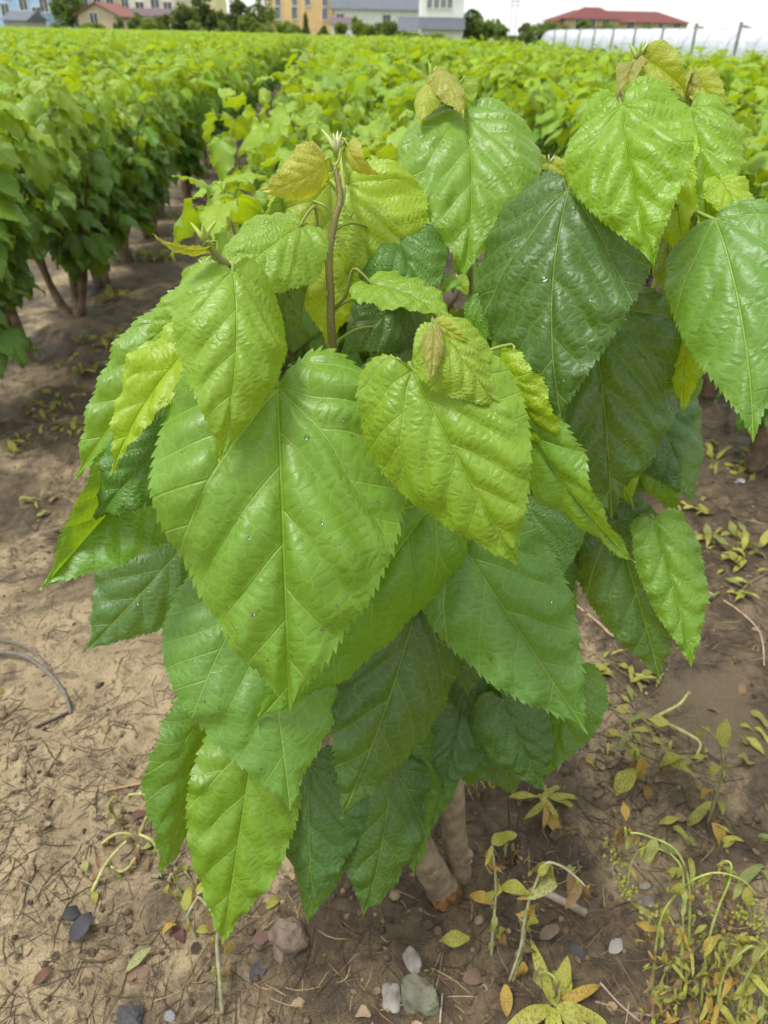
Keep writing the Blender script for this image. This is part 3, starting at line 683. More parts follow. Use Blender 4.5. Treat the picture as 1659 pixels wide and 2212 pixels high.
# ------------------------------------------------------------------ the plantation rows behind
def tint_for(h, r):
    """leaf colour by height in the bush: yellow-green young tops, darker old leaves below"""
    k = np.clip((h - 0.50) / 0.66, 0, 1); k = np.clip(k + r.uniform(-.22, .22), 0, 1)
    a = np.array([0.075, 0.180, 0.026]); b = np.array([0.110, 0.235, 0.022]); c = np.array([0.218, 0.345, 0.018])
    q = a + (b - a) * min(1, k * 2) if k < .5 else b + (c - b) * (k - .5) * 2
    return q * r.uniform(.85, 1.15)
BGL = [leaf_mesh('leaf', 1.0, [.36, .40, .33, .43, .38, .30, .41, .35][i], M_LEAF_BG, bend=[30, 55, 40, 75, 20, 95, 50, 65][i], arch=[.15, .3, .2, .4, .1, .3, .25, .5][i], fold=[.1, .0, -.1, .15, .35, -.25, .2, .0][i], side=[0, .05, -.05, .02, -.08, .06, 0, .04][i],
                 wave=.07, quilt=.014, teeth=9, tooth=.03, ncol=3, seed=200 + i, twist=[0, .4, -.4, .2, -.2, .5, -.5, .1][i], crinkle=0.001)[0] for i in range(8)]
for me_ in BGL: me_.materials[0] = M_LEAF
BGV = []
for i in range(4):
    me, v, t, sn = leaf_mesh('leaf_low', 1.0, .36 + .03 * i, M_LEAF_BG, bend=[30, 55, 40, 70][i], arch=[.15, .3, .2, .4][i], fold=[.1, .0, -.1, .15][i], wave=.03, quilt=0, teeth=0, rows=7, ncol=1, seed=300 + i, crinkle=0)
    BGV.append((v, [tuple(p.vertices) for p in me.polygons])); bpy.data.meshes.remove(me)
def leaf_frame(base, dirv, nrm, size):
    Yd = dirv.normalized(); Z = (nrm - Yd * nrm.dot(Yd)).normalized(); X = Yd.cross(Z)
    mm = Matrix.Identity(4)
    for i in range(3): mm[i][0] = X[i] * size; mm[i][1] = Yd[i] * size; mm[i][2] = Z[i] * size; mm[i][3] = base[i]
    return mm
def bush_plan(seed, n_sh=11, per=22, rad=.72, top=1.24, lo=.25, size=1.0, openb=0.0):
    """where the stems, shoots and leaves of one bush are (local, base at the origin)"""
    r = np.random.default_rng(seed); stems = []; shs = []; lv = []
    nst = r.integers(2, 4); heads = []
    for k in range(nst):
        a = r.random() * 6.28; l = r.uniform(.05, .17); hz = r.uniform(.30, .42)
        top_ = Vector((l * math.cos(a), l * math.sin(a), hz)); heads.append(top_)
        b = Vector((.03 * math.cos(a), .03 * math.sin(a), -.04))
        mid_ = b * .5 + top_ * .5 + Vector((r.uniform(-.03, .03), r.uniform(-.03, .03), 0))
        stems.append(([b, mid_, top_], [r.uniform(.030, .038), r.uniform(.022, .028), r.uniform(.026, .034)]))
    for k in range(n_sh):
        a = 6.28 * (k + r.random() * .7) / n_sh; rr = rad * math.sqrt(r.uniform(.05, 1)) * .62
        h0 = heads[k % nst]; tp = Vector((rr * math.cos(a), rr * math.sin(a), top * r.uniform(.84, 1.02)))
        md = h0 * .45 + tp * .55 + Vector((math.cos(a), math.sin(a), 0)) * r.uniform(.03, .10)
        sp = spline([h0, md, tp], 6); shs.append(sp[:-2])
        for j in range(per):
            f = (j + r.random()) / per; h = lo + (tp.z - lo + .02) * f ** .85
            q = float(np.clip((h - h0.z) / max(.05, tp.z - h0.z), 0, 1)) * (len(sp) - 1); i = int(min(q, len(sp) - 2)); p = sp[i].lerp(sp[i + 1], q - i)
            az = a * .35 + j * 2.4 + r.random() * .9
            out = Vector((math.cos(az), math.sin(az), 0)); bias = Vector((p.x, p.y, 0)); out = (out + bias * 1.6).normalized()
            young = f > .9
            pl = r.uniform(.03, .11) * (0.5 if young else 1)
            base = p + out * pl + Vector((0, 0, r.uniform(-.01, .035)))
            el = R(r.uniform(-30, 25)) if young else R(r.uniform(30, 88))
            dv = out * math.cos(el) - Vector((0, 0, 1)) * math.sin(el) + Vector((r.uniform(-.25, .25), r.uniform(-.25, .25), 0))
            nr = Vector((0, 0, 1)) * math.cos(el) + out * math.sin(el) + Vector((r.uniform(-.35, .35), r.uniform(-.35, .35), r.uniform(-.1, .2)))
            sz = (r.uniform(.06, .11) if young else r.uniform(.11, .18)) * size
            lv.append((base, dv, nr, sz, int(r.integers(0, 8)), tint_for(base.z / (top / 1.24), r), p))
    return stems, shs, lv
def stem_mesh(stems):
    mb = MB()
    for pts, rd in stems:
        sp = spline(pts, 4); mb.tube(sp, [x * random.uniform(.92, 1.1) for x in lerp_list(rd, len(sp))], 8)
    return mb.mesh('trunk', M_BARK2)
def shoots_mesh(shs):
    mb = MB()
    for sp in shs: mb.tube(sp[::2] + ([sp[-1]] if len(sp) % 2 == 0 else []), lerp_list([.010, .0035], len(sp[::2]) + (1 if len(sp) % 2 == 0 else 0)), 5)
    return mb.mesh('shoots', M_BARK2)
def crown_mesh(lv, name='crown', off=None):
    V = []; Fc = []; C = []; n = 0
    for base, dv, nr, sz, k, tn, p in lv:
        mm = np.array(leaf_frame(base, dv, nr, sz)); v, f = BGV[k % 4]
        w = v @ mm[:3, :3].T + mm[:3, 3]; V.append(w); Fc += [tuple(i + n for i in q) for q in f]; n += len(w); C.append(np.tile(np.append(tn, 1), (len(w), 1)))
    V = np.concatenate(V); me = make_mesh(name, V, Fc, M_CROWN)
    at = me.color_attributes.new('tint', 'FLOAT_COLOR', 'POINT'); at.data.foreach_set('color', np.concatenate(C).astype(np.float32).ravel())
    return me
def row_x(k, y): return 0.195 + 1.75 * k - 0.075 * y
def near_bush(x, y, seed, label, group, **kw):
    root = empty('mulberry_plant', (x, y, float(ground_h(x, y)))); tag(root, label, 'plant', group)
    stems, shs, lv = bush_plan(seed, **kw)
    for st in stems:
        link('trunk', stem_mesh([st]), root)
    for sp in shs:
        mb = MB(); mb.tube(sp, lerp_list([.011, .0035], len(sp)), 6); link('shoot', mb.mesh('shoot', M_BARK2), root)
    for base, dv, nr, sz, k, tn, p in lv:
        fm = leaf_frame(base, dv, nr, sz); o = link('leaf', BGL[k], root, fm, tn)
        if y < 3.5:
            iv = fm.inverted(); v_, f_ = tube([iv @ q for q in (p, (p + base) / 2 + Vector((0, 0, .012)), base)], [.002 / sz, .0018 / sz, .0014 / sz], 4, False)
            link('petiole', make_mesh('petiole', v_, f_, M_PET), o, color=(.16, .25, .04))
    return root
GL = 'mulberry bushes of the neighbouring rows'
used = []
def nb(k, y, seed, label, dx=0, **kw):
    x = row_x(k, y) + dx - (.16 if k == 0 and y > 2.5 else 0); used.append((k, y)); near_bush(x, y, seed, label, GL, **kw)
nb(-1, 2.72, 41, 'mulberry bush cut off by the left edge, closest of its row', n_sh=12, per=24, rad=.72, top=1.33)
nb(-1, 3.42, 42, 'mulberry bush on two bare grey stems beside the path on the left', n_sh=12, per=24, rad=.72, top=1.33)
nb(-1, 4.12, 43, 'mulberry bush third along the left row, dark gap beneath its leaves', n_sh=12, per=23, rad=.72)
nb(-1, 4.78, 44, 'mulberry bush fourth along the left row, forked brown trunk showing', n_sh=12, per=22, rad=.72)
nb(-1, 5.48, 45, 'mulberry bush fifth along the left row, pale trunk by the path', n_sh=12, per=22, rad=.72)
nb(-1, 6.18, 46, 'mulberry bush sixth along the left row, near where the path narrows', n_sh=11, per=22, rad=.72)
nb(0, 2.12, 51, 'mulberry bush directly behind the foreground plant, bright shoot rising above it', n_sh=10, per=21, rad=.72, top=1.22, dx=-.13)
nb(0, 2.92, 52, 'mulberry bush second behind the foreground plant in its row', n_sh=12, per=22, rad=.72)
nb(0, 3.62, 53, 'mulberry bush third behind the foreground plant in its row', n_sh=12, per=22, rad=.72)
nb(0, 4.32, 54, 'mulberry bush fourth behind the foreground plant in its row', n_sh=11, per=21, rad=.72)
nb(1, 2.55, 61, 'mulberry bush cut off by the right edge beside the foreground plant', n_sh=11, per=22, rad=.72, dx=-.25)
nb(1, 3.25, 62, 'mulberry bush second along the right row, behind the pale drooping leaf', n_sh=12, per=22, rad=.72, dx=-.12)
nb(1, 3.95, 63, 'mulberry bush third along the right row', n_sh=11, per=22, rad=.72)
nb(1, 4.65, 64, 'mulberry bush fourth along the right row', n_sh=11, per=21, rad=.72)
# farther bushes
VAR = []
for i in range(7):
    stems, shs, lv = bush_plan(400 + i, n_sh=12, per=22, rad=.78, top=1.22 + .02 * (i % 3), size=1.0)
    VAR.append((stem_mesh(stems), shoots_mesh(shs), crown_mesh(lv)))
def proj(p):
    r_ = Vector(p) - CAM; d = r_.dot(fwd)
    return (829.5 + r_.dot(right) / d * F, 1106 - r_.dot(upv) / d * F, d)
def far_edge(px):
    return float(np.interp(px, [0, 400, 830, 1000, 1150, 1300, 1450, 1700], [58, 52, 38, 32, 26, 20, 17, 15]))
cand = []
for k in range(-28, 26):
    for j in range(0, 90):
        y = 2.0 + .7 * j + (.35 if k % 2 else 0) * 0
        yy = y + rng.uniform(-.08, .08); x = row_x(k, yy) + rng.uniform(-.06, .06)
        if k in (-1, 0, 1) and any(u[0] == k and abs(u[1] - y) < .9 for u in used) and y < max(u[1] for u in used if u[0] == k) + .35: continue
        if yy < 2.4: continue
        px, py, d = proj((x, yy, 1.1))
        if d < 0 or px < -260 / max(d, 1) * 2.2 - 40 or px > 1700 + 500 / max(d, 1): continue
        if yy > far_edge(px): continue
        if k == 0 and yy < 5.0: continue
        if k == -1 and yy < 6.6: continue
        if k == 1 and yy < 5.1: continue
        cand.append((math.hypot(x, yy), x, yy, k))
cand.sort()
kc = {}; OR = ['first', 'second', 'third', 'fourth', 'fifth', 'sixth', 'seventh', 'eighth', 'ninth', 'tenth']
RN = {-1: 'the row left of the path', 0: 'the row of the foreground plant', 1: 'the row right of the foreground plant', -2: 'the second row left of the path', 2: 'the second row right of the foreground plant'}
for n_, (dd, x, y, k) in enumerate(cand[:286]):
    root = empty('mulberry_plant', (x, y, 0)); vr = VAR[n_ % 7]
    root.rotation_euler = (0, 0, rng.random() * 6.28); s_ = rng.uniform(.92, 1.07); root.scale = (s_, s_, s_ * rng.uniform(.97, 1.03))
    kc[k] = kc.get(k, 0) + 1; q_ = kc[k]
    if k in RN and q_ <= 10: tag(root, f'mulberry bush in {RN[k]}, {OR[q_ - 1]} beyond its near bushes', 'plant', 'mulberry bushes of the plantation')
    else: tag(root, 'leafy yellow-green mulberry bush standing in the dense rows of the plantation', 'plant', 'mulberry bushes of the plantation')
    if dd < 14: link('trunk', vr[0], root); link('shoots', vr[1], root)
    link('crown', vr[2], root)
# the rest, too far to tell apart
V = []; Fc = []; C = []; n = 0
r = np.random.default_rng(5)
farv = BGV[0][0][:, :]; farf = BGV[0][1]
lowv = np.array([(0, 0, 0), (.38, .3, .0), (0, .42, .06), (-.38, .3, .0), (0, 1, -.12)]); lowf = [(0, 1, 2), (0, 2, 3), (1, 4, 2), (2, 4, 3)]
for dd, x, y, k in cand[286:]:
    for j in range(46):
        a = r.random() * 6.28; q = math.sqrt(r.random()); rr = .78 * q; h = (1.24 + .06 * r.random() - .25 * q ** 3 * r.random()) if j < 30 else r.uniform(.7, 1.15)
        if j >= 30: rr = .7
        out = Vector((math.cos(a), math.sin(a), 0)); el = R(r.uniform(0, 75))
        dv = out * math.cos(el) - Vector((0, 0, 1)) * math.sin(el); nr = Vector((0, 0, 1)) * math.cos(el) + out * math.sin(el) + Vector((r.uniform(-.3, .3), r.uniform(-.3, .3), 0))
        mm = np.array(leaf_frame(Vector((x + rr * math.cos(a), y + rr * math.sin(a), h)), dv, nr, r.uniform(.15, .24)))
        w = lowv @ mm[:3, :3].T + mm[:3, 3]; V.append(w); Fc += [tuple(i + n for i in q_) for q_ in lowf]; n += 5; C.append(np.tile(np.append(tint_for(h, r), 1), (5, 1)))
me = make_mesh('distant_mulberry_rows', np.concatenate(V), Fc, M_CROWN)
at = me.color_attributes.new('tint', 'FLOAT_COLOR', 'POINT'); at.data.foreach_set('color', np.concatenate(C).astype(np.float32).ravel())
tag(link('distant_mulberry_rows', me), 'far part of the mulberry field reading as one green mass', 'foliage', kind='stuff')

# ------------------------------------------------------------------ greenhouse tunnel and fence posts on the right
def plastic_mat():
    mt, nt, out = newmat('white_film'); T = NT(nt); tc = T.n('ShaderNodeTexCoord')
    mp = T.n('ShaderNodeMapping'); mp.inputs['Scale'].default_value = (1, .35, 1); T.l(tc.outputs['Object'], mp.inputs[0])
    nz = T.noise(2.2, 5, .65, mp.outputs[0], 1.5); p = T.n('ShaderNodeBsdfPrincipled')
    T.l(T.mix(T.rng(nz, .35, .65), (.36, .40, .46), (.54, .57, .61)), p.inputs['Base Color']); p.inputs['Roughness'].default_value = .3
    b = T.n('ShaderNodeBump'); b.inputs['Strength'].default_value = .8; b.inputs['Distance'].default_value = .12; T.l(nz, b.inputs['Height']); T.l(b.outputs[0], p.inputs['Normal'])
    T.l(p.outputs[0], out.inputs['Surface']); return mt
M_FILM = plastic_mat(); M_POST = simple_mat('fence_post', (.20, .23, .19), .8, .3, 5, 0); M_HOOP = simple_mat('steel_hoop', (.35, .36, .37), .5, .1, 5, 0)
gh = empty('greenhouse_tunnel', (28.5, 45, 0)); tag(gh, 'long low greenhouse tunnel under crinkled white plastic film', 'greenhouse')
y0, y1, gw, ghh = 0, 112, 3.0, 2.15
v = []; f = []; na = 14; ns = 90
for i in range(ns + 1):
    yy = y0 + (y1 - y0) * i / ns; sag = 1 - .02 * abs(math.sin(i * math.pi / 2.0)) + rng.uniform(-.008, .008)
    for j in range(na + 1):
        a = math.pi * j / na; ex = .55
        v.append((-gw * math.copysign(abs(math.cos(a)) ** ex, math.cos(a)) * (1 + rng.uniform(-.006, .006)), yy, ghh * math.sin(a) ** .7 * sag if 0 < j < na else 0))
for i in range(ns):
    for j in range(na):
        q = i * (na + 1) + j; f.append((q, q + 1, q + na + 2, q + na + 1))
f.append(tuple(range(na + 1))); f.append(tuple(ns * (na + 1) + j for j in range(na, -1, -1)))
link('film', make_mesh('film', v, f, M_FILM), gh)
hp = [(-(gw + .03) * math.copysign(abs(math.cos(math.pi * j / na)) ** .55, math.cos(math.pi * j / na)), 0, (ghh + .03) * math.sin(math.pi * j / na) ** .7 if 0 < j < na else 0) for j in range(na + 1)]
mb = MB(); mb.tube(hp, .025, 5); hoop = mb.mesh('hoop', M_HOOP)
for i in range(0, 23): o = link('hoop', hoop, gh); o.location = (0, y0 + i * 5.0 + .5, 0)
mb = MB(); mb.box((-.09, -.09, -.1), (.09, .09, 2.35)); mb.box((-.12, -.12, 2.35), (.12, .12, 2.42)); post = mb.mesh('fence_post', M_POST, False)
PN = ['nearest', 'second', 'third', 'fourth', 'fifth', 'sixth', 'seventh', 'eighth', 'ninth', 'farthest']
for i in range(10):
    o = link('fence_post', post); o.location = (24.6 + .02 * i, 52.5 + 8.9 * i, 0); o.rotation_euler = (R(rng.uniform(-1.5, 1.5)), R(rng.uniform(-1, 3)), 0)
    tag(o, f'grey square fence post before the white greenhouse tunnel, {PN[i]} counting from the right edge', 'post', 'fence posts along the greenhouse')

# ------------------------------------------------------------------ buildings far behind
def flat_mat(n, c, r=.85, var=.06): return simple_mat(n, c, r, var, 1.2, 0)
M_GLASS = simple_mat('dark_window', (.07, .085, .10), .15, .2, 1, 0, spec=.6)
M_W = flat_mat('white_wall', (.74, .75, .74)); M_BLUE = flat_mat('blue_wall', (.36, .52, .78)); M_BEIGE = flat_mat('beige_wall', (.56, .46, .34)); M_CREAM = flat_mat('cream_wall', (.62, .58, .47))
M_PEACH = flat_mat('peach_wall', (.68, .47, .24)); M_GREY = flat_mat('grey_roof', (.11, .125, .15)); M_RROOF = flat_mat('red_roof', (.135, .045, .043)); M_TAN = flat_mat('tan_wall', (.50, .38, .24))
M_CONC = flat_mat('concrete', (.34, .34, .33)); M_MAUVE = flat_mat('mauve_roof', (.12, .088, .098)); M_TRIM = flat_mat('white_trim', (.72, .72, .70)); M_SALMON = flat_mat('salmon_roof', (.19, .085, .075))
def xz(px, py, dist):
    p = Y(px, py, dist); return p.x, p.z
def building(name, label, px0, px1, dist, height, depth, wall, roof=None, rh=0, rkind='flat', wins=(), wsize=(1.1, 1.5), group=None, over=.5, extra=None, base=0.0):
    x0 = xz(px0, 60, dist)[0]; x1 = xz(px1, 60, dist)[0]; w = x1 - x0
    root = empty(name, (x0, dist, base)); tag(root, label, 'building', group)
    mb = MB(); mb.box((0, 0, -1 - base), (w, depth, height)); link('wall', mb.mesh('wall', wall, False), root)
    if roof:
        mb = MB(); o = over
        if rkind == 'gable_x':
            mb.add([(-o, -o, height), (w + o, -o, height), (w + o, depth + o, height), (-o, depth + o, height), (-o, depth / 2, height + rh), (w + o, depth / 2, height + rh)], [(0, 1, 5, 4), (2, 3, 4, 5), (0, 4, 3), (1, 2, 5), (3, 2, 1, 0)])
        elif rkind == 'gable_y':
            gb = MB(); gb.add([(0, 0, height), (w, 0, height), (w, depth, height), (0, depth, height), (w / 2, 0, height + rh), (w / 2, depth, height + rh)], [(0, 1, 4), (2, 3, 5), (0, 4, 5, 3), (1, 2, 5, 4)]); link('gable', gb.mesh('gable', wall, False), root)
            for sg in (-1, 1):
                ex = -o if sg < 0 else w + o; ez = height - rh * o / (w / 2)
                mb.add([(ex, -o, ez + .02), (w / 2, -o, height + rh + .02), (w / 2, depth + o, height + rh + .02), (ex, depth + o, ez + .02), (ex, -o, ez + .14), (w / 2, -o, height + rh + .14), (w / 2, depth + o, height + rh + .14), (ex, depth + o, ez + .14)], [(0, 1, 2, 3), (4, 5, 6, 7), (0, 1, 5, 4), (3, 2, 6, 7), (0, 3, 7, 4)])
        elif rkind == 'hip':
            q = depth / 2; mb.add([(-o, -o, height), (w + o, -o, height), (w + o, depth + o, height), (-o, depth + o, height), (q, depth / 2, height + rh), (w - q, depth / 2, height + rh)], [(0, 1, 5, 4), (2, 3, 4, 5), (0, 4, 3), (1, 2, 5), (3, 2, 1, 0)])
        else: mb.box((-o, -o, height), (w + o, depth + o, height + max(rh, .3)))
        link('roof', mb.mesh('roof', roof, False), root)
    mb = MB(); a, b = wsize[0] / 2, wsize[1] / 2; t = .09
    mb.box((-a - t, -.10, -b - t), (-a, .05, b + t)); mb.box((a, -.10, -b - t), (a + t, .05, b + t)); mb.box((-a, -.10, b), (a, .05, b + t)); mb.box((-a, -.16, -b - t), (a, .05, -b)); mb.box((-.03, -.07, -b), (.03, .05, b))
    wf = mb.mesh('window', M_TRIM, False)
    mb = MB(); mb.box((-a, -.03, -b), (-.03, .03, b)); mb.box((.03, -.03, -b), (a, .03, b)); wp = mb.mesh('pane', M_GLASS, False)
    for px, py in wins:
        X_, Z_ = xz(px, py, dist); o = link('window', wf, root); o.location = (X_ - x0, 0, Z_ - base); link('pane', wp, o)
    if extra: extra(root, w, height, depth)
    return root
building('blue_building', 'pale blue apartment block at the left edge', -60, 107, 120, 11, 12, M_BLUE, M_CONC, .4, wins=[(12, 22), (50, 8), (80, 30), (95, 12), (12, -20), (50, -22), (95, -20)])
building('grey_shed', 'small grey shed with a dark pitched roof before the blue block', 10, 58, 100, 1.75, 6, M_CONC, M_GREY, .95, 'gable_x', over=.3)
building('beige_house', 'beige gabled house with a salmon red roof', 172, 258, 110, 2.5, 9, M_BEIGE, M_SALMON, 1.25, 'gable_y', wins=[(203, 40)], wsize=(1.0, 1.2))
building('beige_block', 'tall beige house behind the gabled one', 168, 290, 135, 10, 10, M_BEIGE, M_CONC, .4, wins=[(182, 5), (210, 4), (238, 6), (270, 6)])
building('cream_building', 'cream house with a low mauve lean-to roof', 286, 384, 125, 10, 10, M_CREAM, M_CONC, .4, wins=[(303, 20), (334, 2), (363, 20)], wsize=(1.2, 1.7))
building('lean_to', 'low lean-to with mauve roof against the cream house', 270, 362, 117, 2.6, 6, M_CREAM, M_MAUVE, .9, 'gable_x', over=.3)
building('yellow_house', 'pale yellow house half hidden by dark trees', 368, 470, 150, 9, 10, flat_mat('pale_yellow', (.68, .62, .38)), M_CONC, .4, wins=[(390, 5), (430, 4)])
building('peach_building', 'peach coloured building with dark upright windows', 582, 720, 130, 12, 11, M_PEACH, M_CONC, .4, wins=[(600, 28), (636, 28), (702, 30), (600, -1), (636, -1), (664, -1), (702, 0)], wsize=(.75, 1.5))
building('slate_roof_house', 'long white house under a slate grey roof', 722, 905, 125, 4.0, 10, M_W, M_GREY, 2.6, 'gable_x', wins=[(735, 44), (835, 46)], over=.6)
building('brown_outbuilding', 'low dark roofed outbuilding before the slate house', 716, 765, 112, 2.0, 5, M_W, M_MAUVE, .9, 'gable_x', over=.3)
building('dark_roof_annex', 'low annex with a steep dark roof beside the white house', 862, 910, 112, 1.5, 6, M_W, M_GREY, 1.6, 'gable_x', over=.2)
def whx(root, w, h, d):
    mb = MB(); mb.add([(-.3, -.9, 1.75), (w + .2, -.9, 1.75), (w + .2, 0, 3.0), (-.3, 0, 3.0), (-.3, -.02, 1.75), (w + .2, -.02, 1.75)], [(0, 1, 2, 3), (0, 3, 4), (1, 5, 2), (0, 4, 5, 1)]); link('canopy_roof', mb.mesh('canopy_roof', M_GREY, False), root)
building('white_house', 'white two storey house with a grey pent roof band', 908, 1000, 108, 6.2, 9, M_W, M_GREY, .9, 'gable_x', wins=[(928, 4), (943, 4), (958, 4), (972, 4)], wsize=(.55, 1.3), extra=whx, over=.4)
building('red_roof_building', 'long tan building under a dark red hipped roof', 1192, 1484, 205, 4.2, 12, M_TAN, M_RROOF, 2.3, 'hip', wins=[(1222, 56), (1252, 55), (1292, 54), (1330, 56), (1362, 56), (1395, 58), (1430, 58), (1462, 59)], wsize=(1.6, 1.8), over=.8)
building('red_roof_wing', 'higher hipped wing of the red roofed building, its left half', 1226, 1336, 199, 4.6, 8, M_TAN, M_RROOF, 2.3, 'hip', wins=[(1250, 52), (1278, 52), (1308, 53)], wsize=(1.6, 1.8), over=.8)
pole = MB(); pole.tube([(0, 0, 0), (0, 0, 8)], [.12, .08], 6); pole.box((-.9, -.05, 7.2), (.9, .05, 7.35)); pole.box((-.6, -.05, 6.5), (.6, .05, 6.62))
for px, lb in ((1101, 'thin utility pole against the white sky left of the greenhouse'), (1112, 'second utility pole, a little right of the first')):
    o = link('utility_pole', pole.mesh('utility_pole', M_CONC, False)); p = Y(px, 70, 190); o.location = (p.x, 190, 0); tag(o, lb, 'pole')

# ------------------------------------------------------------------ trees and shrubs along the far edge
def tree(px, dist, top_py, wid_px, cols, label, name='tree', group='trees and shrubs beyond the field', conifer=False, seed=0, bottom=None):
    r = np.random.default_rng(seed); x, ztop = xz(px, top_py, dist); hw = wid_px / F * dist * .83 / 2
    zb = 0.1 if bottom is None else bottom
    root = empty(name, (x, dist, 0)); tag(root, label, 'tree' if name.endswith('tree') else 'shrub', group)
    mb = MB(); mb.tube([(0, 0, -.2), (.1, 0, ztop * .4), (0, .1, ztop * .8)], [.05 * ztop * .5, .035 * ztop * .5, .01 * ztop], 7)
    for q in range(4):
        a = q * 1.7; mb.tube([(0, 0, ztop * (.3 + .1 * q)), (math.cos(a) * hw * .6, math.sin(a) * hw * .6, ztop * (.5 + .1 * q))], [.02 * ztop, .006 * ztop], 5)
    link('trunk', mb.mesh('trunk', M_BARK2), root)
    V = []; Fc = []; C = []; n = 0
    clumps = [(r.normal(0, .42, 3), r.uniform(.28, .5)) for _ in range(16)]
    N = 1500
    for j in range(N):
        c, cr = clumps[r.integers(0, 16)]; d = r.normal(0, 1, 3); d /= np.linalg.norm(d); q = c + d * cr * r.random() ** .4
        if np.linalg.norm(q) > 1.05: q = q / np.linalg.norm(q)
        hz = (q[2] + 1) / 2
        if conifer: q[0] *= (1.15 - hz); q[1] *= (1.15 - hz)
        s = hw * r.uniform(.08, .17); pz = zb + hz * (ztop - zb)
        e1 = r.normal(0, 1, 3); e1 /= np.linalg.norm(e1); e2 = np.cross(e1, r.normal(0, 1, 3)); e2 /= np.linalg.norm(e2)
        pc = np.array([q[0] * hw, q[1] * hw, pz]); V.append(np.stack([pc - e1 * s, pc + e2 * s * .6, pc + e1 * s, pc - e2 * s * .6])); Fc.append((n, n + 1, n + 2, n + 3)); n += 4
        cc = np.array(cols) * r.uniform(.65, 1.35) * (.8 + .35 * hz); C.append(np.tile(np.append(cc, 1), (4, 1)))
    me = make_mesh('crown', np.concatenate(V), Fc, M_CROWN, False); at = me.color_attributes.new('tint', 'FLOAT_COLOR', 'POINT'); at.data.foreach_set('color', np.concatenate(C).astype(np.float32).ravel())
    link('crown', me, root)
TG = (.055, .11, .035); TD = (.022, .048, .034); TB = (.10, .17, .03); TM = (.07, .13, .035)
tr = [(138, 112, -40, 75, TG, 'feathery green tree between the blue block and the beige house', 'tree'),
      (252, 92, 32, 22, (.03, .08, .025), 'narrow dark shrub at the corner of the beige house', 'shrub'), (288, 90, 26, 44, (.04, .10, .03), 'rounded green shrub before the lean-to', 'shrub'), (325, 88, 42, 60, TM, 'low bright shrub left of the dark trees', 'shrub'),
      (392, 105, 0, 66, TD, 'dark blue-green tree, first of the group right of the cream house', 'tree'), (445, 110, -15, 80, TD, 'dark blue-green tree, second and tallest of the dark group', 'tree'), (498, 105, -5, 76, TD, 'dark blue-green tree in the middle of the dark group', 'tree'), (555, 112, 12, 66, TD, 'dark blue-green tree touching the peach building', 'tree'), (570, 118, -30, 44, TB, 'bright green tree top just left of the peach building', 'tree'),
      (425, 86, 42, 46, TM, 'light green shrub below the dark trees', 'shrub'), (478, 86, 44, 50, TG, 'grey-green shrub below the dark trees', 'shrub'), (572, 88, 46, 60, TM, 'light green shrub below the peach building', 'shrub'), (628, 90, 50, 60, TM, 'low wide shrub at the foot of the peach building', 'shrub'),
      (660, 96, 24, 32, TD, 'small dark conifer in front of the peach building', 'tree'), (700, 90, 56, 60, TG, 'low shrub right of the dark conifer', 'shrub'), (780, 84, 26, 52, (.09, .15, .025), 'round yellow-green tree before the slate roofed house', 'tree'), (838, 88, 36, 44, TG, 'grey-green shrub beside the round tree', 'shrub'), (880, 84, 66, 60, TM, 'low bushes before the dark annex', 'shrub'),
      (1020, 110, 22, 56, TM, 'green tree touching the white house', 'tree'), (1052, 112, 30, 66, TM, 'broad green tree, second right of the white house', 'tree'), (1085, 100, 50, 44, TG, 'lower tree beside the gap of white sky', 'tree'), (1142, 120, 50, 50, TG, 'bush right of the gap of white sky', 'shrub'), (1175, 150, 36, 60, TM, 'tree at the far end of the greenhouse', 'tree'),
      (1265, 170, 44, 40, TM, 'small tree before the red roofed building, left one', 'tree'), (1320, 170, 44, 52, TM, 'small tree before the red roofed building, middle one', 'tree'), (1222, 172, 52, 30, TM, 'low bush at the corner of the red roofed building', 'shrub'),
      (1515, 210, 55, 50, TG, 'far tree right of the red roofed building', 'tree'), (1565, 215, 52, 50, TG, 'second far tree right of the red roofed building', 'tree'), (1610, 215, 56, 44, TD, 'third far tree right of the red roofed building', 'tree'), (1650, 215, 60, 40, TG, 'far tree by the right edge', 'tree'),
      (200, 92, 52, 70, TM, 'low hedge bush in front of the beige gabled house', 'shrub'), (350, 96, 30, 50, TD, 'dark bush between lean-to and dark trees', 'shrub'), (530, 92, 36, 60, TM, 'bright shrub before the last dark tree', 'shrub'), (610, 100, 40, 40, TB, 'bright bush at the left foot of the peach building', 'shrub'), (740, 92, 48, 40, TM, 'low bush before the brown outbuilding', 'shrub'), (815, 92, 50, 50, TG, 'dull green bush right of the round tree', 'shrub'), (940, 92, 76, 70, TM, 'low grass-green bush at the foot of the white house', 'shrub'), (120, 92, 48, 40, TG, 'low bush right of the grey shed', 'shrub'), (1110, 105, 66, 50, TM, 'low bush beneath the gap of white sky', 'shrub'), (1200, 160, 48, 50, TM, 'tree at the left end of the red roofed building', 'tree'), (1400, 175, 56, 44, TM, 'low tree before the right half of the red roofed building', 'tree'),
      (1290, 70, 104, 44, TM, 'weedy bush at the foot of the greenhouse, left one', 'shrub'), (1445, 58, 108, 60, TM, 'weedy bush at the foot of the greenhouse, middle one', 'shrub'), (1560, 52, 116, 30, TM, 'weedy bush at the foot of the greenhouse, right one', 'shrub')]
for i, (px, ds, tp, wd, cl, lb, nm) in enumerate(tr): tree(px, ds, tp, wd, cl, lb, nm, seed=900 + i, conifer='conifer' in lb)

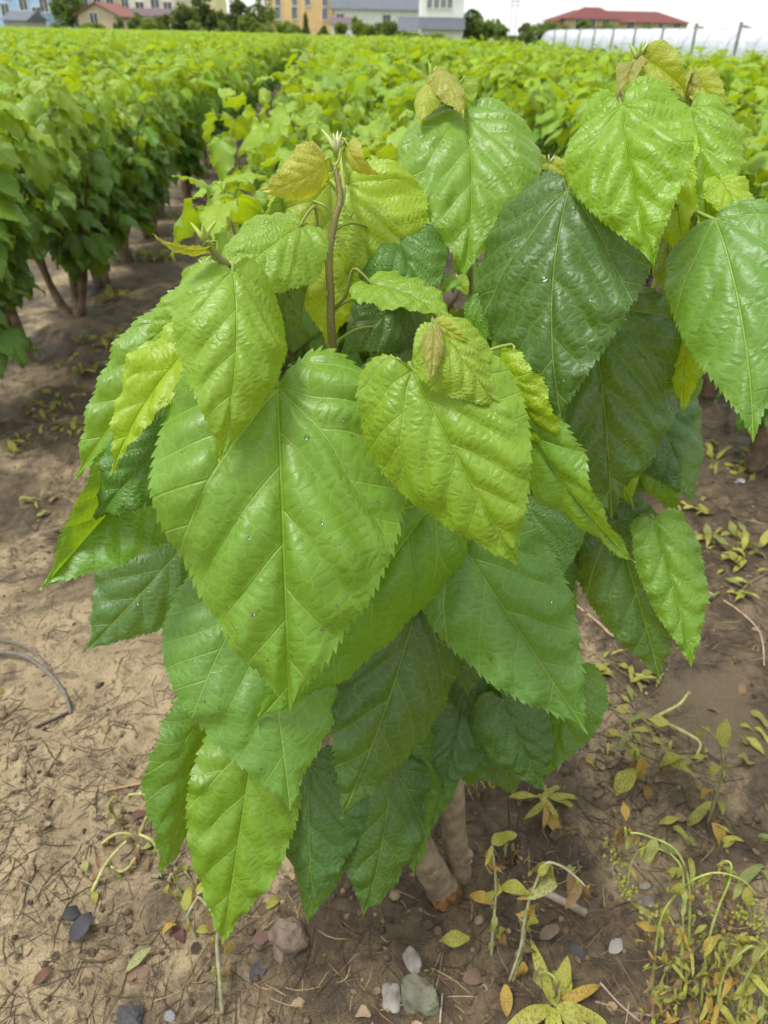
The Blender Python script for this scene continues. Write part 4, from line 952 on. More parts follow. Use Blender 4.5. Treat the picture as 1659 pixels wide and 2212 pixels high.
# ------------------------------------------------------------------ litter on the soil
def tint_mat(name, rough=.8, transl=0.0, spec=.3):
    mt, nt, out = newmat(name); T = NT(nt); at = T.n('ShaderNodeAttribute'); at.attribute_name = 'tint'; tc = T.n('ShaderNodeTexCoord')
    c = T.mix(.5, at.outputs['Color'], T.mix(T.rng(T.noise(45, 4, .6, tc.outputs['Object']), .3, .7), (.55, .5, .45), (1.3, 1.3, 1.3)), 'MULTIPLY')
    p = T.n('ShaderNodeBsdfPrincipled'); T.l(c, p.inputs['Base Color']); p.inputs['Roughness'].default_value = rough; p.inputs['Specular IOR Level'].default_value = spec
    T.l(p.outputs[0], out.inputs['Surface']); return mt
def obj_mat(name, rough=.6, transl=.25, scale=60, var=(.6, 1.3), patch=None):
    """colour from the object, mottled; patch = a second colour that shows in blotches (withering)"""
    mt, nt, out = newmat(name); T = NT(nt); oi = T.n('ShaderNodeObjectInfo'); tc = T.n('ShaderNodeTexCoord')
    nz = T.noise(scale, 4, .6, tc.outputs['Object'])
    c = T.mix(.7, oi.outputs['Color'], T.mix(T.rng(nz, .3, .7), (var[0],) * 3, (var[1],) * 3), 'MULTIPLY')
    if patch: c = T.mix(T.rng(T.noise(scale * .45, 3, .6, tc.outputs['Object'], .5), .50, .60, 0, .8), c, patch)
    p = T.n('ShaderNodeBsdfPrincipled'); T.l(c, p.inputs['Base Color']); p.inputs['Roughness'].default_value = rough
    b = T.n('ShaderNodeBump'); b.inputs['Strength'].default_value = .5; b.inputs['Distance'].default_value = .002; T.l(nz, b.inputs['Height']); T.l(b.outputs[0], p.inputs['Normal'])
    if transl:
        tr_ = T.n('ShaderNodeBsdfTranslucent'); T.l(c, tr_.inputs['Color']); ms = T.n('ShaderNodeMixShader'); ms.inputs[0].default_value = transl
        T.l(p.outputs[0], ms.inputs[1]); T.l(tr_.outputs[0], ms.inputs[2]); T.l(ms.outputs[0], out.inputs['Surface'])
    else: T.l(p.outputs[0], out.inputs['Surface'])
    return mt
M_LIT = tint_mat('dry_litter'); M_WEED = obj_mat('weed_leaf', .6, .35, 45, patch=(.20, .13, .045)); M_WSTEM = obj_mat('weed_stem', .55, .1, 50); M_DEAD = obj_mat('dead_leaf', .75, .15, 50)
M_STONE = obj_mat('field_stone', .8, 0, 28, (.45, 1.45)); M_STICK = obj_mat('weathered_stick', .85, 0, 70, (.6, 1.3))
M_MOSS = obj_mat('mossy_stone', .9, 0, 24, (.5, 1.4), patch=(.15, .17, .05))
def spot(r, n, xr=(-1.5, 1.7), yr=(.30, 3.0), thr=.40):
    out = []
    while len(out) < n:
        y = yr[0] + (yr[1] - yr[0]) * r.random() ** 1.6; x = r.uniform(*xr)
        px, py, d = proj((x, y, 0))
        if not (-60 < px < 1720 and py < 2300): continue
        k = float(fbm(x * 3 + 7, y * 3 + 2, 3)) + (.10 if x > .05 else -.02) + .30 * math.exp(-((x - .12) ** 2 + (y - .68) ** 2) / .05)
        if k < thr + r.uniform(-.1, .1): continue
        if ((x - PUD.x) / .13) ** 2 + ((y - PUD.y) / .15) ** 2 < 1: continue
        out.append((x, y))
    return out
def stuff(name, V, Fc, C, label, cat, mat=M_LIT, smooth=True):
    me = make_mesh(name, np.concatenate(V), Fc, mat, smooth); at = me.color_attributes.new('tint', 'FLOAT_COLOR', 'POINT'); at.data.foreach_set('color', np.concatenate(C).astype(np.float32).ravel())
    return tag(link(name, me), label, cat, kind='stuff')
r = np.random.default_rng(21)
V, Fc, C, n = [], [], [], 0
PALS = [(.30, .23, .13), (.18, .125, .07), (.08, .055, .035), (.045, .032, .023), (.13, .10, .07), (.06, .043, .03)]
for x, y in spot(r, 9000, thr=.36):
    a = r.random() * 6.28; Ln = r.uniform(.012, .075) * (1.8 if r.random() < .08 else 1); rd = r.uniform(.0004, .0012)
    cv = r.uniform(-.4, .4); pts = []
    for t_ in (-.5, -.15, .2, .5):
        q = Vector((x + math.cos(a) * Ln * t_ - math.sin(a) * cv * Ln * t_ * t_, y + math.sin(a) * Ln * t_ + math.cos(a) * cv * Ln * t_ * t_, 0)); q.z = float(ground_h(q.x, q.y)) + rd * 1.2 + abs(t_) * r.uniform(0, .006); pts.append(q)
    v, f = tube(pts, [rd * .6, rd, rd, rd * .5], 4, False); V.append(np.array([tuple(q) for q in v])); Fc += [tuple(i + n for i in q) for q in f]; n += len(v)
    C.append(np.tile(np.append(np.array(PALS[r.integers(0, 6)]) * r.uniform(.7, 1.2), 1), (len(v), 1)))
stuff('straw_litter', V, Fc, C, 'thin dry straw, roots and twig bits strewn over the soil', 'litter')
V, Fc, C, n = [], [], [], 0
PD = [(.12, .08, .045), (.18, .125, .07), (.06, .042, .03), (.24, .18, .11), (.08, .055, .035)]
for x, y in spot(r, 500, thr=.42):
    a = r.random() * 6.28; Ln = r.uniform(.006, .026); w = Ln * r.uniform(.2, .5); z0 = float(ground_h(x, y)) + .002; ca, sa = math.cos(a), math.sin(a); cu = r.uniform(.1, .5) * Ln
    loc = [(-.5, 0, 0), (-.2, .5, cu * .5), (-.2, -.5, cu * .4), (.2, .45, cu), (.2, -.4, cu * .3), (.5, .05, cu * .6), (0, 0, -.1 * cu)]
    v = np.array([(x + ca * p * Ln - sa * q * w * 2, y + sa * p * Ln + ca * q * w * 2, z0 + h) for p, q, h in loc]); f = [(0, 6, 1), (0, 2, 6), (1, 6, 3), (2, 4, 6), (3, 6, 5), (6, 4, 5)]
    V.append(v); Fc += [tuple(i + n for i in q) for q in f]; n += 7; C.append(np.tile(np.append(np.array(PD[r.integers(0, 5)]) * r.uniform(.7, 1.2), 1), (7, 1)))
stuff('leaf_crumbs', V, Fc, C, 'crumbled brown leaf fragments scattered over the soil', 'litter')
V, Fc, C, n = [], [], [], 0
ico_v = []; 
for th, k in ((.35, 4), (1.15, 6), (1.9, 6), (2.7, 4)):
    for i in range(6): a = i * 1.047 + th; ico_v.append((math.sin(th) * math.cos(a), math.sin(th) * math.sin(a), math.cos(th)))
ico_v = np.array(ico_v); ico_f = [tuple(range(6))] + [(j * 6 + i, (j + 1) * 6 + i, (j + 1) * 6 + (i + 1) % 6, j * 6 + (i + 1) % 6) for j in range(3) for i in range(6)]
for x, y in spot(r, 1500, thr=.36):
    s = r.uniform(.0025, .008) * (1.9 if r.random() < .06 else 1); v = ico_v * (1 + r.uniform(-.25, .25, (24, 1))) * np.array([s, s * r.uniform(.7, 1), s * r.uniform(.5, .8)]); a = r.random() * 6.28
    v = np.stack([v[:, 0] * math.cos(a) - v[:, 1] * math.sin(a) + x, v[:, 0] * math.sin(a) + v[:, 1] * math.cos(a) + y, v[:, 2] + float(ground_h(x, y)) + s * .2], 1)
    V.append(v); Fc += [tuple(i + n for i in q) for q in ico_f]; n += 24; g = r.random()
    C.append(np.tile(np.append((np.array([.16, .12, .075]) if g < .5 else np.array([.07, .05, .033])) * r.uniform(.7, 1.25), 1), (24, 1)))
stuff('soil_crumbs', V, Fc, C, 'small clods and crumbs of brown soil', 'soil')

# ------------------------------------------------------------------ stones, sticks and single dead leaves
def stone(px, py, sx, sy, sz, col, label, seed, mat=M_STONE, cubic=.35, rz=0, name='stone', up=.05, rough=.3):
    p = G(px, py); o = link(name, rock_mesh(name, sx, sy, sz, mat, seed, rough, cubic, 18, 12)); o.location = (p.x, p.y, p.z + sz * up); o.rotation_euler = (0, 0, rz); o.color = (*[q * .45 for q in col], 1)
    tag(o, label, 'stone', 'stones on the soil'); return o
stone(622, 2030, .038, .036, .034, (.30, .22, .16), 'brown and grey angular stone below the hanging leaf tips', 3, rz=.4)
stone(907, 2155, .034, .032, .030, (.24, .24, .17), 'squarish grey stone with yellow-green moss at the bottom', 4, mat=M_MOSS, cubic=.75, rz=.15)
stone(846, 2158, .019, .030, .010, (.42, .39, .34), 'flat pale oval stone beside the mossy one', 5, cubic=.1)
stone(890, 2075, .016, .026, .010, (.40, .36, .31), 'flat pinkish grey stone above the mossy one', 6, cubic=.2, rz=.5)
stone(280, 2195, .024, .018, .012, (.10, .10, .11), 'dark slate chip at the bottom edge, left of the thin stem', 7, cubic=.4)
stone(368, 2196, .011, .009, .009, (.40, .41, .42), 'small pale grey pebble at the bottom edge', 8)
stone(1400, 1950, .020, .013, .007, (.36, .32, .28), 'pale flat chip beneath the drooping flower stems', 13, cubic=.3, rz=.3)
stone(1040, 1375, .016, .010, .008, (.45, .43, .40), 'small whitish stone in the right path', 15)
stone(1600, 1040, .02, .012, .01, (.62, .62, .62), 'white chip on the soil by the right edge', 16)
def stick(pts, rad, col, label, n=8, name='stick', group='sticks on the soil'):
    w = spline([G(px, py, h) for px, py, h in pts], 6); base = w[0].copy(); o = empty(name, base) if False else None
    v, f = tube([p - base for p in w], lerp_list(rad, len(w)), n, True, .12); o = link(name, make_mesh(name, v, f, M_STICK)); o.location = base; o.color = (*col, 1); tag(o, label, 'stick', group); return o
s1 = stick([(-40, 1418, .02), (0, 1422, .025), (60, 1432, .025), (110, 1467, .02), (140, 1502, .012), (153, 1542, .0)], [.0065, .006, .005, .004], (.13, .115, .10), 'curved grey branch reaching in from the left edge')
base = Vector(s1.location); w = spline([G(-40, 1385, .02) - base, G(0, 1392, .02) - base, G(55, 1407, .022) - base, G(95, 1437, .02) - base, G(107, 1465, .02) - base], 6)
v, f = tube(w, lerp_list([.004, .003], len(w)), 6, True, .1); q = link('twig', make_mesh('twig', v, f, M_STICK), s1); q.color = (.13, .115, .10, 1)
stick([(150, 1540, .004), (115, 1557, .004), (78, 1573, .003)], [.004, .0035, .004], (.05, .035, .028), 'short black twig below the curved grey branch')
stick([(230, 1711, .006), (290, 1700, .008), (368, 1687, .008)], [.0022, .0022, .002], (.34, .22, .11), 'straight tan straw pointing at the hanging leaves')
stick([(1175, 1935, .012), (1230, 1962, .012), (1265, 1980, .010)], [.008, .0085, .0085], (.22, .18, .14), 'short pale stick with a broken end behind the weeds')
stick([(1380, 1972, .006), (1425, 1984, .006)], [.0035, .0035], (.46, .37, .23), 'short yellow straw stub under the flower stems')
stick([(1240, 1308, .006), (1290, 1348, .008), (1330, 1380, .006), (1420, 1400, .004)], [.004, .004, .003], (.30, .20, .13), 'brown twig lying right of the dark lower leaves')
stick([(1530, 1282, .005), (1590, 1320, .008), (1640, 1370, .006), (1650, 1440, .004)], [.0035, .003, .002], (.32, .24, .17), 'thin curved tan twig at the right edge')
stick([(1295, 2125, .005), (1340, 2175, .006), (1390, 2215, .004)], [.0022, .002, .0015], (.26, .20, .15), 'thin straight twig at the bottom right')
stick([(1285, 2165, .003), (1400, 2195, .004), (1440, 2182, .006)], [.0018, .002, .0014], (.22, .17, .13), 'thin forked twig crossing the straight one')
stick([(950, 2212, .004), (955, 2150, .006)], [.002, .0016], (.30, .27, .20), 'grey grass stalk right of the mossy stone')
stick([(85, 1705, .004), (110, 1660, .004), (140, 1610, .004)], [.0016, .0016, .001], (.10, .07, .05), 'thin dark root line on the pale silt at left')
stick([(60, 1820, .003), (110, 1775, .004), (135, 1735, .003)], [.0014, .0016, .001], (.14, .10, .07), 'thin brown root below the dark root line')
stick([(80, 1878, .003), (135, 1893, .006), (170, 1895, .003)], [.0016, .0016, .001], (.12, .085, .06), 'thin root beside the wilted yellow stem')
stick([(1590, 1290, .003), (1620, 1260, .004), (1659, 1240, .003)], [.002, .002, .0015], (.2, .15, .1), 'dark twig lying by the right edge')
def lance(L, w, droop, fold=.25, n=6, curl=0.0):
    v = []; f = []
    for i in range(n + 1):
        t = i / n; ww = w * (math.sin(math.pi * min(1, t * .96 + .04)) ** .8) * (1 - .25 * t); an = droop * t
        y = L * (t if abs(droop) < .01 else math.sin(an) / droop); z = 0 if abs(droop) < .01 else -L * (1 - math.cos(an)) / droop
        wv = curl * math.sin(t * 9) * w
        v += [(-ww, y, z + fold * ww + wv), (0, y, z), (ww, y, z + fold * ww - wv)]
    for i in range(n):
        a = i * 3; f += [(a, a + 1, a + 4, a + 3), (a + 1, a + 2, a + 5, a + 4)]
    return v, f
LAN = {}
def lance_mesh(k, mat):
    key = (k, mat.name)
    if key not in LAN:
        p = [(1, .16, .9, .3), (1, .20, 1.8, .35), (1, .13, 2.4, .4), (1, .26, .5, .2), (1, .22, 1.2, -.2)][k]; v, f = lance(*p, n=7, curl=.3); LAN[key] = make_mesh('leaf', v, f, mat)
    return LAN[key]
def dirframe(base, dv, L, wf=1.0, roll=0.0):
    Yd = dv.normalized(); upz = Vector((0, 0, 1)); 
    if abs(Yd.z) > .97: upz = Vector((0, -1, 0))
    Z = (upz - Yd * upz.dot(Yd)).normalized(); X = Yd.cross(Z); Z = Z * math.cos(roll) + X * math.sin(roll); X = Yd.cross(Z); mm = Matrix.Identity(4)
    for i in range(3): mm[i][0] = X[i] * L * wf; mm[i][1] = Yd[i] * L; mm[i][2] = Z[i] * L; mm[i][3] = base[i]
    return mm
def dead(px, py, L, az, col, label, k=3, wf=1.0, tilt=.15, mat=None):
    p = G(px, py, .006); dv = Vector((math.cos(az), math.sin(az), tilt)); o = link('dead_leaf', lance_mesh(k, mat or M_DEAD), None, dirframe(p, dv, L, wf, .2)); o.color = (*[q * .6 for q in col], 1)
    v = [q for q in o.data.vertices]; tag(o, label, 'leaf', 'dead leaves on the soil')
GRY = (.10, .10, .115)
dead(135, 1985, .06, .5, (.07, .07, .08), 'blackish shiny dead leaf on pale silt at lower left', 1, 1.3)
dead(155, 2035, .06, 1.2, (.085, .085, .10), 'blackish folded dead leaf just below the other black one', 3, 1.2)
dead(75, 2130, .04, 1.0, (.22, .11, .07), 'reddish brown dead leaf near the lower left corner', 3)
dead(285, 2110, .05, .3, (.30, .19, .13), 'pinkish brown dead leaf left of the thin weed stem', 3)
dead(395, 2040, .045, 2.2, (.20, .08, .08), 'dark red dead leaf under the wilted sprout', 3)
dead(545, 2035, .05, .2, (.24, .13, .10), 'reddish dead leaf between thin stem and angular stone', 3)
dead(540, 2120, .055, .9, (.11, .10, .11), 'dark grey dead leaf right of the thin stem', 3)
dead(800, 2200, .05, 2.6, (.52, .40, .25), 'pale curled husk at the bottom edge', 1, 1.3)
dead(1315, 2060, .042, .6, (.46, .43, .39), 'pale grey dead leaf right of the weed stems', 3, 1.2)
dead(1165, 2030, .05, .5, (.30, .23, .17), 'tan dead leaf beside the two weed stems', 3)
dead(1000, 2120, .06, .3, (.24, .16, .10), 'brown dead leaf right of the mossy stone', 4, 1.2)
dead(1260, 2080, .045, 2.0, (.09, .085, .09), 'black dead leaf scrap near the pale grey leaf', 3)
dead(1490, 1775, .045, 2.9, (.36, .25, .13), 'tan dead leaf behind the arching flower stems', 3)
dead(285, 1765, .04, .2, (.26, .12, .09), 'red-brown dead leaf inside the wilted yellow weed', 3)
dead(1030, 1690, .05, 1.2, (.32, .21, .11), 'tan dead leaf next to the upright trunk', 3)
dead(1180, 1760, .06, -1.2, (.42, .31, .05), 'orange yellow fallen leaf below the yellow rosette', 3)
dead(1355, 1685, .06, .5, (.40, .36, .05), 'bright yellow fallen leaf in the middle of the right path', 3)
dead(1390, 1700, .06, -1.4, (.36, .22, .05), 'orange brown fallen leaf beside the bright yellow one', 1)
dead(1432, 1672, .035, 1.2, (.45, .30, .05), 'small orange fallen leaf right of the yellow pair', 3)
dead(1282, 1660, .035, 2.0, (.46, .34, .05), 'small orange yellow leaf left of the yellow pair', 3)
dead(1270, 1447, .06, .1, (.42, .40, .06), 'yellow-green fallen leaf beside the dark drooping leaf', 3)
dead(1325, 1467, .06, 2.3, (.40, .40, .06), 'lemon yellow fallen leaf right of the yellow-green one', 3)
dead(1550, 1545, .05, 1.9, (.33, .21, .10), 'brown curled leaf above the muddy patch', 1)
dead(1600, 1480, .06, -1.9, (.30, .19, .09), 'long brown curled leaf by the muddy patch', 1)
dead(1380, 1920, .03, .2, (.38, .35, .31), 'small grey leaf flake beneath the arching stem', 3)
rr_ = np.random.default_rng(77)
for i in range(46):
    x, y = spot(rr_, 1, thr=.38)[0]; px, py, d = proj((x, y, 0)); c = [(.34, .27, .06), (.24, .16, .09), (.38, .27, .06), (.28, .22, .16)][int(rr_.integers(0, 4))]
    dead(px, py, float(rr_.uniform(.025, .05)), float(rr_.random() * 6.28), c, 'small withered leaf among the litter on the soil', int(rr_.integers(1, 5)))

# ------------------------------------------------------------------ wilting weeds
def weed(name, label, stems, leaves=(), heads=(), group='wilting weeds on the soil', rad=(.0035, .0016), scol=(.30, .30, .13), cat='weed', auto=5):
    """stems: lists of (px,py,height); leaves: (px,py,h, L, azimuth, elevation, kind, colour, widthfactor); heads: (px,py,h,size,colour)"""
    f0 = stems[0][0] if stems else leaves[0]; base = H(f0[0], f0[1], 0); base.z = float(ground_h(base.x, base.y)); root = empty(name, base); tag(root, label, cat, group)
    for st in stems:
        w = [H(a, b, h) for a, b, h in st]
        if st[0][2] == 0: w[0].z = float(ground_h(w[0].x, w[0].y)) - .006
        sp = spline(w, 5); v, f = tube([p - base for p in sp], lerp_list(rad, len(sp)), 7, True, .1); o = link('stem', make_mesh('stem', v, f, M_WSTEM), root); o.color = (*scol, 1)
        for q in range(auto):
            p = sp[int(len(sp) * (.12 + .86 * (q + random.random()) / auto)) % len(sp)]; az = random.random() * 6.28; el = random.uniform(-1.35, -.2)
            dv = Vector((math.cos(az) * math.cos(el), math.sin(az) * math.cos(el), math.sin(el))); lf = link('leaf', lance_mesh(random.randrange(5), M_WEED), root, dirframe(p - base, dv, random.uniform(.022, .055), random.uniform(.5, 1.0), random.uniform(-.6, .6))); lf.color = (*random.choice(AC), 1)
    for (px, py, h, L, az, el, k, col, wf) in leaves:
        p = H(px, py, h); dv = Vector((math.cos(az) * math.cos(el), math.sin(az) * math.cos(el), math.sin(el))); o = link('leaf', lance_mesh(k, M_WEED), root, dirframe(p - base, dv, L, wf, random.uniform(-.4, .4))); o.color = (*col, 1)
    for (px, py, h, s, col) in heads:
        p = H(px, py, h) - base
        for q in range(9):
            o = link('flower_head', HEADM, root); o.location = p + Vector((random.uniform(-1, 1), random.uniform(-1, 1), random.uniform(-1.4, .6))) * s * 3.4; o.scale = (s, s, s * 1.3); o.color = (*col, 1)
    return root
AC = [(.40, .40, .07), (.30, .36, .06), (.40, .28, .06), (.20, .13, .06), (.30, .36, .10)]
HEADM = rock_mesh('flower_head', 1, 1, 1, M_WEED, 31, .3, 0, 8, 6)
YL = (.40, .42, .07); YG = (.34, .36, .055); OC = (.42, .29, .05); DG = (.25, .28, .06); BR = (.22, .14, .06); LT = (.36, .40, .14)
# big arching weed with tiny flower heads, lower right (photo units, height in metres)
c8 = lambda x, y: (829.5 + x / 2, 1377 + y / 2)
def S(*pts): return [(*c8(x, y), h) for x, y, h in pts]
def Lf(x, y, h, L, az, el, k, col, wf=1.0): return (*c8(x, y), h, L, az, el, k, col, wf)
def Hd(x, y, h, s=.0031, col=(.42, .46, .10)): return (*c8(x, y), h, s, col)
rw = np.random.default_rng(3)
def mass(x0, x1, y0, y1, n, hmax, cols, Lr=(.018, .045)):
    o = []
    for _ in range(n):
        t = rw.random(); o.append(Lf(rw.uniform(x0, x1), y1 - (y1 - y0) * t, hmax * t, rw.uniform(*Lr), rw.random() * 6.28, rw.uniform(-.9, .5), int(rw.integers(0, 5)), cols[int(rw.integers(0, len(cols)))], rw.uniform(.4, .8)))
    return o
weed('flowering_weed', 'tall yellow-green weed with arching stems and drooping flower heads, lower right',
     [S((1165, 1560, 0), (1170, 1380, .10), (1195, 1220, .19), (1245, 1130, .24), (1330, 1050, .29), (1440, 1016, .31), (1550, 1050, .29), (1610, 1115, .26)),
      S((1290, 1560, 0), (1288, 1350, .13), (1292, 1150, .25), (1288, 1010, .33), (1235, 935, .36), (1130, 905, .36), (1072, 965, .32), (1050, 1080, .26)),
      S((1310, 1560, 0), (1320, 1200, .21), (1310, 1030, .31), (1255, 915, .37), (1150, 862, .39), (1070, 845, .39), (985, 875, .36)),
      S((1380, 1600, 0), (1395, 1350, .14), (1440, 1180, .22), (1490, 1060, .28), (1500, 985, .31), (1475, 965, .31), (1455, 990, .29)),
      S((1045, 870, .385), (1042, 820, .41))],
     mass(1120, 1440, 1180, 1660, 150, .20, [YG, YG, DG, YL, OC, BR]) + [Lf(1150, 900, .36, .05, 4.5, -1.2, 1, YG), Lf(1280, 1060, .30, .06, 4.2, -1.0, 1, YG), Lf(1045, 790, .42, .03, 1.5, .6, 3, OC), Lf(1490, 1090, .24, .07, 4.4, -1.2, 1, BR)],
     [Hd(1050, 1085, .25), Hd(1035, 1050, .27), Hd(1075, 1090, .25), Hd(1010, 960, .31), Hd(975, 900, .34), Hd(1400, 1110, .24), Hd(1380, 1060, .27), Hd(1530, 1180, .21), Hd(1560, 1200, .2), Hd(1500, 1210, .19, .0045, (.38, .27, .07)), Hd(1610, 1190, .21), Hd(1600, 1130, .25), Hd(1480, 1310, .13), Hd(1390, 1300, .14), Hd(1120, 880, .37), Hd(1160, 1180, .2)], auto=10, rad=(.0026, .0013), scol=(.30, .36, .10))
weed('flowering_weed', 'second flowering weed cut off by the right edge at the bottom',
     [S((1530, 1680, 0), (1545, 1540, .08), (1580, 1440, .14), (1660, 1340, .2), (1720, 1300, .22)), S((1640, 1690, 0), (1650, 1500, .11), (1690, 1400, .17)), S((1440, 1680, 0), (1455, 1500, .10), (1500, 1400, .16), (1590, 1330, .2))],
     mass(1420, 1690, 1280, 1690, 140, .20, [YG, YL, DG, OC, (.28, .31, .06)], (.02, .048)), [Hd(1640, 1230, .22), Hd(1600, 1250, .2), Hd(1560, 1330, .16), Hd(1620, 1470, .09)], rad=(.0028, .0015), scol=(.28, .33, .10))
weed('wilted_weed', 'two upright wilted stems with hanging yellow leaves in front of the trunk',
     [S((465, 1370, 0), (472, 1250, .07), (482, 1120, .14), (480, 1010, .20), (466, 900, .27)), S((545, 1470, 0), (590, 1340, .07), (615, 1180, .16), (660, 1050, .24), (700, 975, .28), (770, 990, .28), (840, 1045, .26), (868, 1075, .25)), S((560, 1470, 0), (600, 1330, .07), (605, 1240, .11), (580, 1205, .12))],
     [Lf(466, 890, .27, .05, .4, .3, 3, YG, 1.2), Lf(470, 905, .26, .07, 3.0, -1.1, 1, OC), Lf(490, 1050, .18, .05, .2, -1.0, 1, YL), Lf(475, 1150, .13, .06, 2.8, .5, 1, OC), Lf(625, 1110, .2, .07, 2.7, .3, 1, YL), Lf(700, 970, .28, .08, 4.4, -1.2, 1, YG, 1.3), Lf(720, 990, .28, .09, .1, -1.2, 1, LT), Lf(650, 1160, .17, .06, .3, -1.2, 1, OC), Lf(868, 1075, .25, .10, 4.5, -1.25, 2, BR, 1.5), Lf(850, 1060, .25, .08, 4.2, -1.3, 1, OC), Lf(370, 1300, .04, .06, 3.2, .1, 3, YG), Lf(640, 1200, .15, .07, 5.0, -1.1, 1, YL), Lf(500, 1250, .08, .05, 5.6, -.9, 1, YG), Lf(520, 1280, .06, .05, 4.4, -.8, 1, BR), Lf(600, 1400, .04, .06, 4.7, -.8, 1, OC), Lf(525, 1500, .02, .05, 4.7, -.3, 3, OC)], auto=9, rad=(.0030, .0018), scol=(.33, .33, .19))
weed('weed_rosette', 'yellow-green rosette of long limp leaves at the bottom edge',
     [S((740, 1600, 0), (755, 1540, .05), (735, 1470, .09), (690, 1440, .10))],
     [Lf(730, 1585, .02, .11, 2.0, .7, 0, YG, .7), Lf(745, 1590, .02, .10, .3, .4, 0, OC, .7), Lf(720, 1595, .02, .10, 3.6, .3, 0, YG), Lf(730, 1600, .02, .11, 4.5, .4, 0, YL), Lf(750, 1600, .02, .10, 5.4, .4, 0, YG), Lf(735, 1590, .02, .09, 1.2, .5, 1, YL), Lf(745, 1600, .02, .10, 6.0, .4, 0, YG), Lf(770, 1560, .02, .06, 1.5, .9, 3, YL, 1.2), Lf(690, 1440, .10, .06, 2.4, -.8, 1, LT), Lf(780, 1510, .05, .05, 1.5, .9, 3, YG)], scol=(.30, .36, .10))
weed('weed_rosette', 'yellowing rosette right of the upright trunk under the small dark leaf',
     [S((690, 690, 0), (700, 670, .02))],
     [Lf(690 + 25 * math.cos(a * 3), 690 + 14 * math.sin(a * 2), .02, .075, a, e * .7, k, c, .75) for a, e, k, c in ((.1, .3, 0, YL), (.7, .4, 0, YG), (2.2, .4, 0, YG), (3.1, .3, 0, YL), (4.6, .3, 0, OC), (5.3, .3, 0, YL), (5.9, .2, 0, YG), (3.9, .3, 0, YG))], scol=YG)
weed('yellow_weed', 'pale yellow leafy weed close behind the upright trunk',
     [S((470, 640, 0), (430, 560, .05), (400, 480, .09), (405, 430, .12)), S((470, 640, 0), (500, 590, .03), (470, 560, .05))],
     mass(375, 470, 410, 650, 26, .12, [YL, YG, (.38, .44, .1)], (.02, .045)), scol=YG)
weed('wilted_weed', 'slender bent weed stem with yellow leaves before the muddy patch',
     [S((1400, 800, 0), (1430, 700, .08), (1462, 590, .17), (1455, 480, .25), (1415, 415, .3), (1365, 380, .31))],
     [Lf(1455, 470, .25, .06, 1.2, .9, 3, YG), Lf(1460, 560, .18, .05, 3.2, -.4, 1, YL), Lf(1300, 520, .05, .08, 3.0, .1, 1, YG), Lf(1340, 600, .03, .09, 2.4, .3, 0, YG), Lf(1410, 740, .03, .08, 3.5, -.1, 0, DG), Lf(1420, 660, .08, .05, 3.0, -.4, 1, OC), Lf(1230, 370, .03, .05, 3.0, .2, 3, YL, 1.2), Lf(1420, 800, .02, .1, -1.2, -.1, 1, OC), Lf(1380, 390, .3, .05, 3.6, -.9, 1, YL)], rad=(.0032, .0018), scol=(.24, .25, .10))
weed('wilted_weed', 'pale bent stalk lying beside the muddy patch', [S((1165, 335, 0), (1230, 315, .015), (1280, 285, .03), (1310, 245, .05)), S((1225, 375, .01), (1300, 410, .03), (1365, 455, .02), (1350, 510, .005))], [Lf(1310, 245, .05, .03, .6, .3, 1, YL), Lf(1225, 375, .02, .05, 3.1, .1, 3, YL)], rad=(.005, .003), scol=(.40, .40, .16))
weed('wilted_weed', 'yellow wilted weed of two curled leaves in the right path', [S((1100, 600, 0), (1095, 540, .05), (1090, 480, .09))], [Lf(1090, 480, .09, .05, 3.4, -.7, 1, YL), Lf(1105, 520, .07, .10, 5.2, -.9, 1, OC), Lf(1085, 560, .04, .09, 3.9, -.2, 3, YL)], scol=YL)
weed('dry_stalk', 'dark bare dry stalks right of the trunk', [S((545, 1010, 0), (540, 800, .13), (535, 640, .22)), S((570, 960, 0), (575, 820, .1), (590, 700, .16)), S((550, 1010, 0), (560, 900, .06), (585, 850, .09))], [Lf(550, 940, .04, .06, 4.5, -.8, 2, BR), Lf(530, 930, .05, .06, 3.8, -.9, 2, BR), Lf(570, 900, .06, .05, .2, -.8, 2, BR)], rad=(.003, .0014), scol=(.06, .045, .035), cat='stalk', auto=1)
c7 = lambda x, y: (x / 2, 1377 + y / 2)
c8o = c8
c8 = c7
weed('wilted_weed', 'curled yellow wilted weed on pale silt left of the hanging leaves',
     [S((395, 1110, 0), (420, 1050, .02), (470, 960, .05), (545, 880, .09)), S((600, 850, 0), (640, 760, .06), (665, 700, .09), (620, 675, .10), (555, 680, .09)), S((600, 880, 0), (560, 850, .03), (500, 850, .04), (440, 890, .02)), S((690, 950, 0), (660, 880, .04), (600, 850, .05)), S((520, 820, 0), (490, 760, .05), (480, 700, .09)), S((600, 890, 0), (580, 960, .01), (530, 1010, .01), (480, 990, .01))],
     [Lf(640, 680, .09, .04, 1.6, .2, 1, YG), Lf(685, 760, .05, .05, 5.4, -.5, 2, YG), Lf(480, 700, .09, .05, 4.0, -.6, 1, LT), Lf(430, 1000, .02, .05, 2.0, .7, 2, BR), Lf(440, 1020, .01, .04, 3.6, .3, 2, BR), Lf(370, 1010, .005, .03, 2.0, .2, 3, LT), Lf(410, 1150, .005, .03, 1.9, .3, 3, YG), Lf(590, 900, .02, .05, 5.0, .1, 2, BR), Lf(650, 940, .02, .05, 4.4, .3, 2, BR), Lf(540, 700, .09, .04, 3.6, -.7, 1, LT)], rad=(.0040, .0026), scol=(.38, .37, .14))
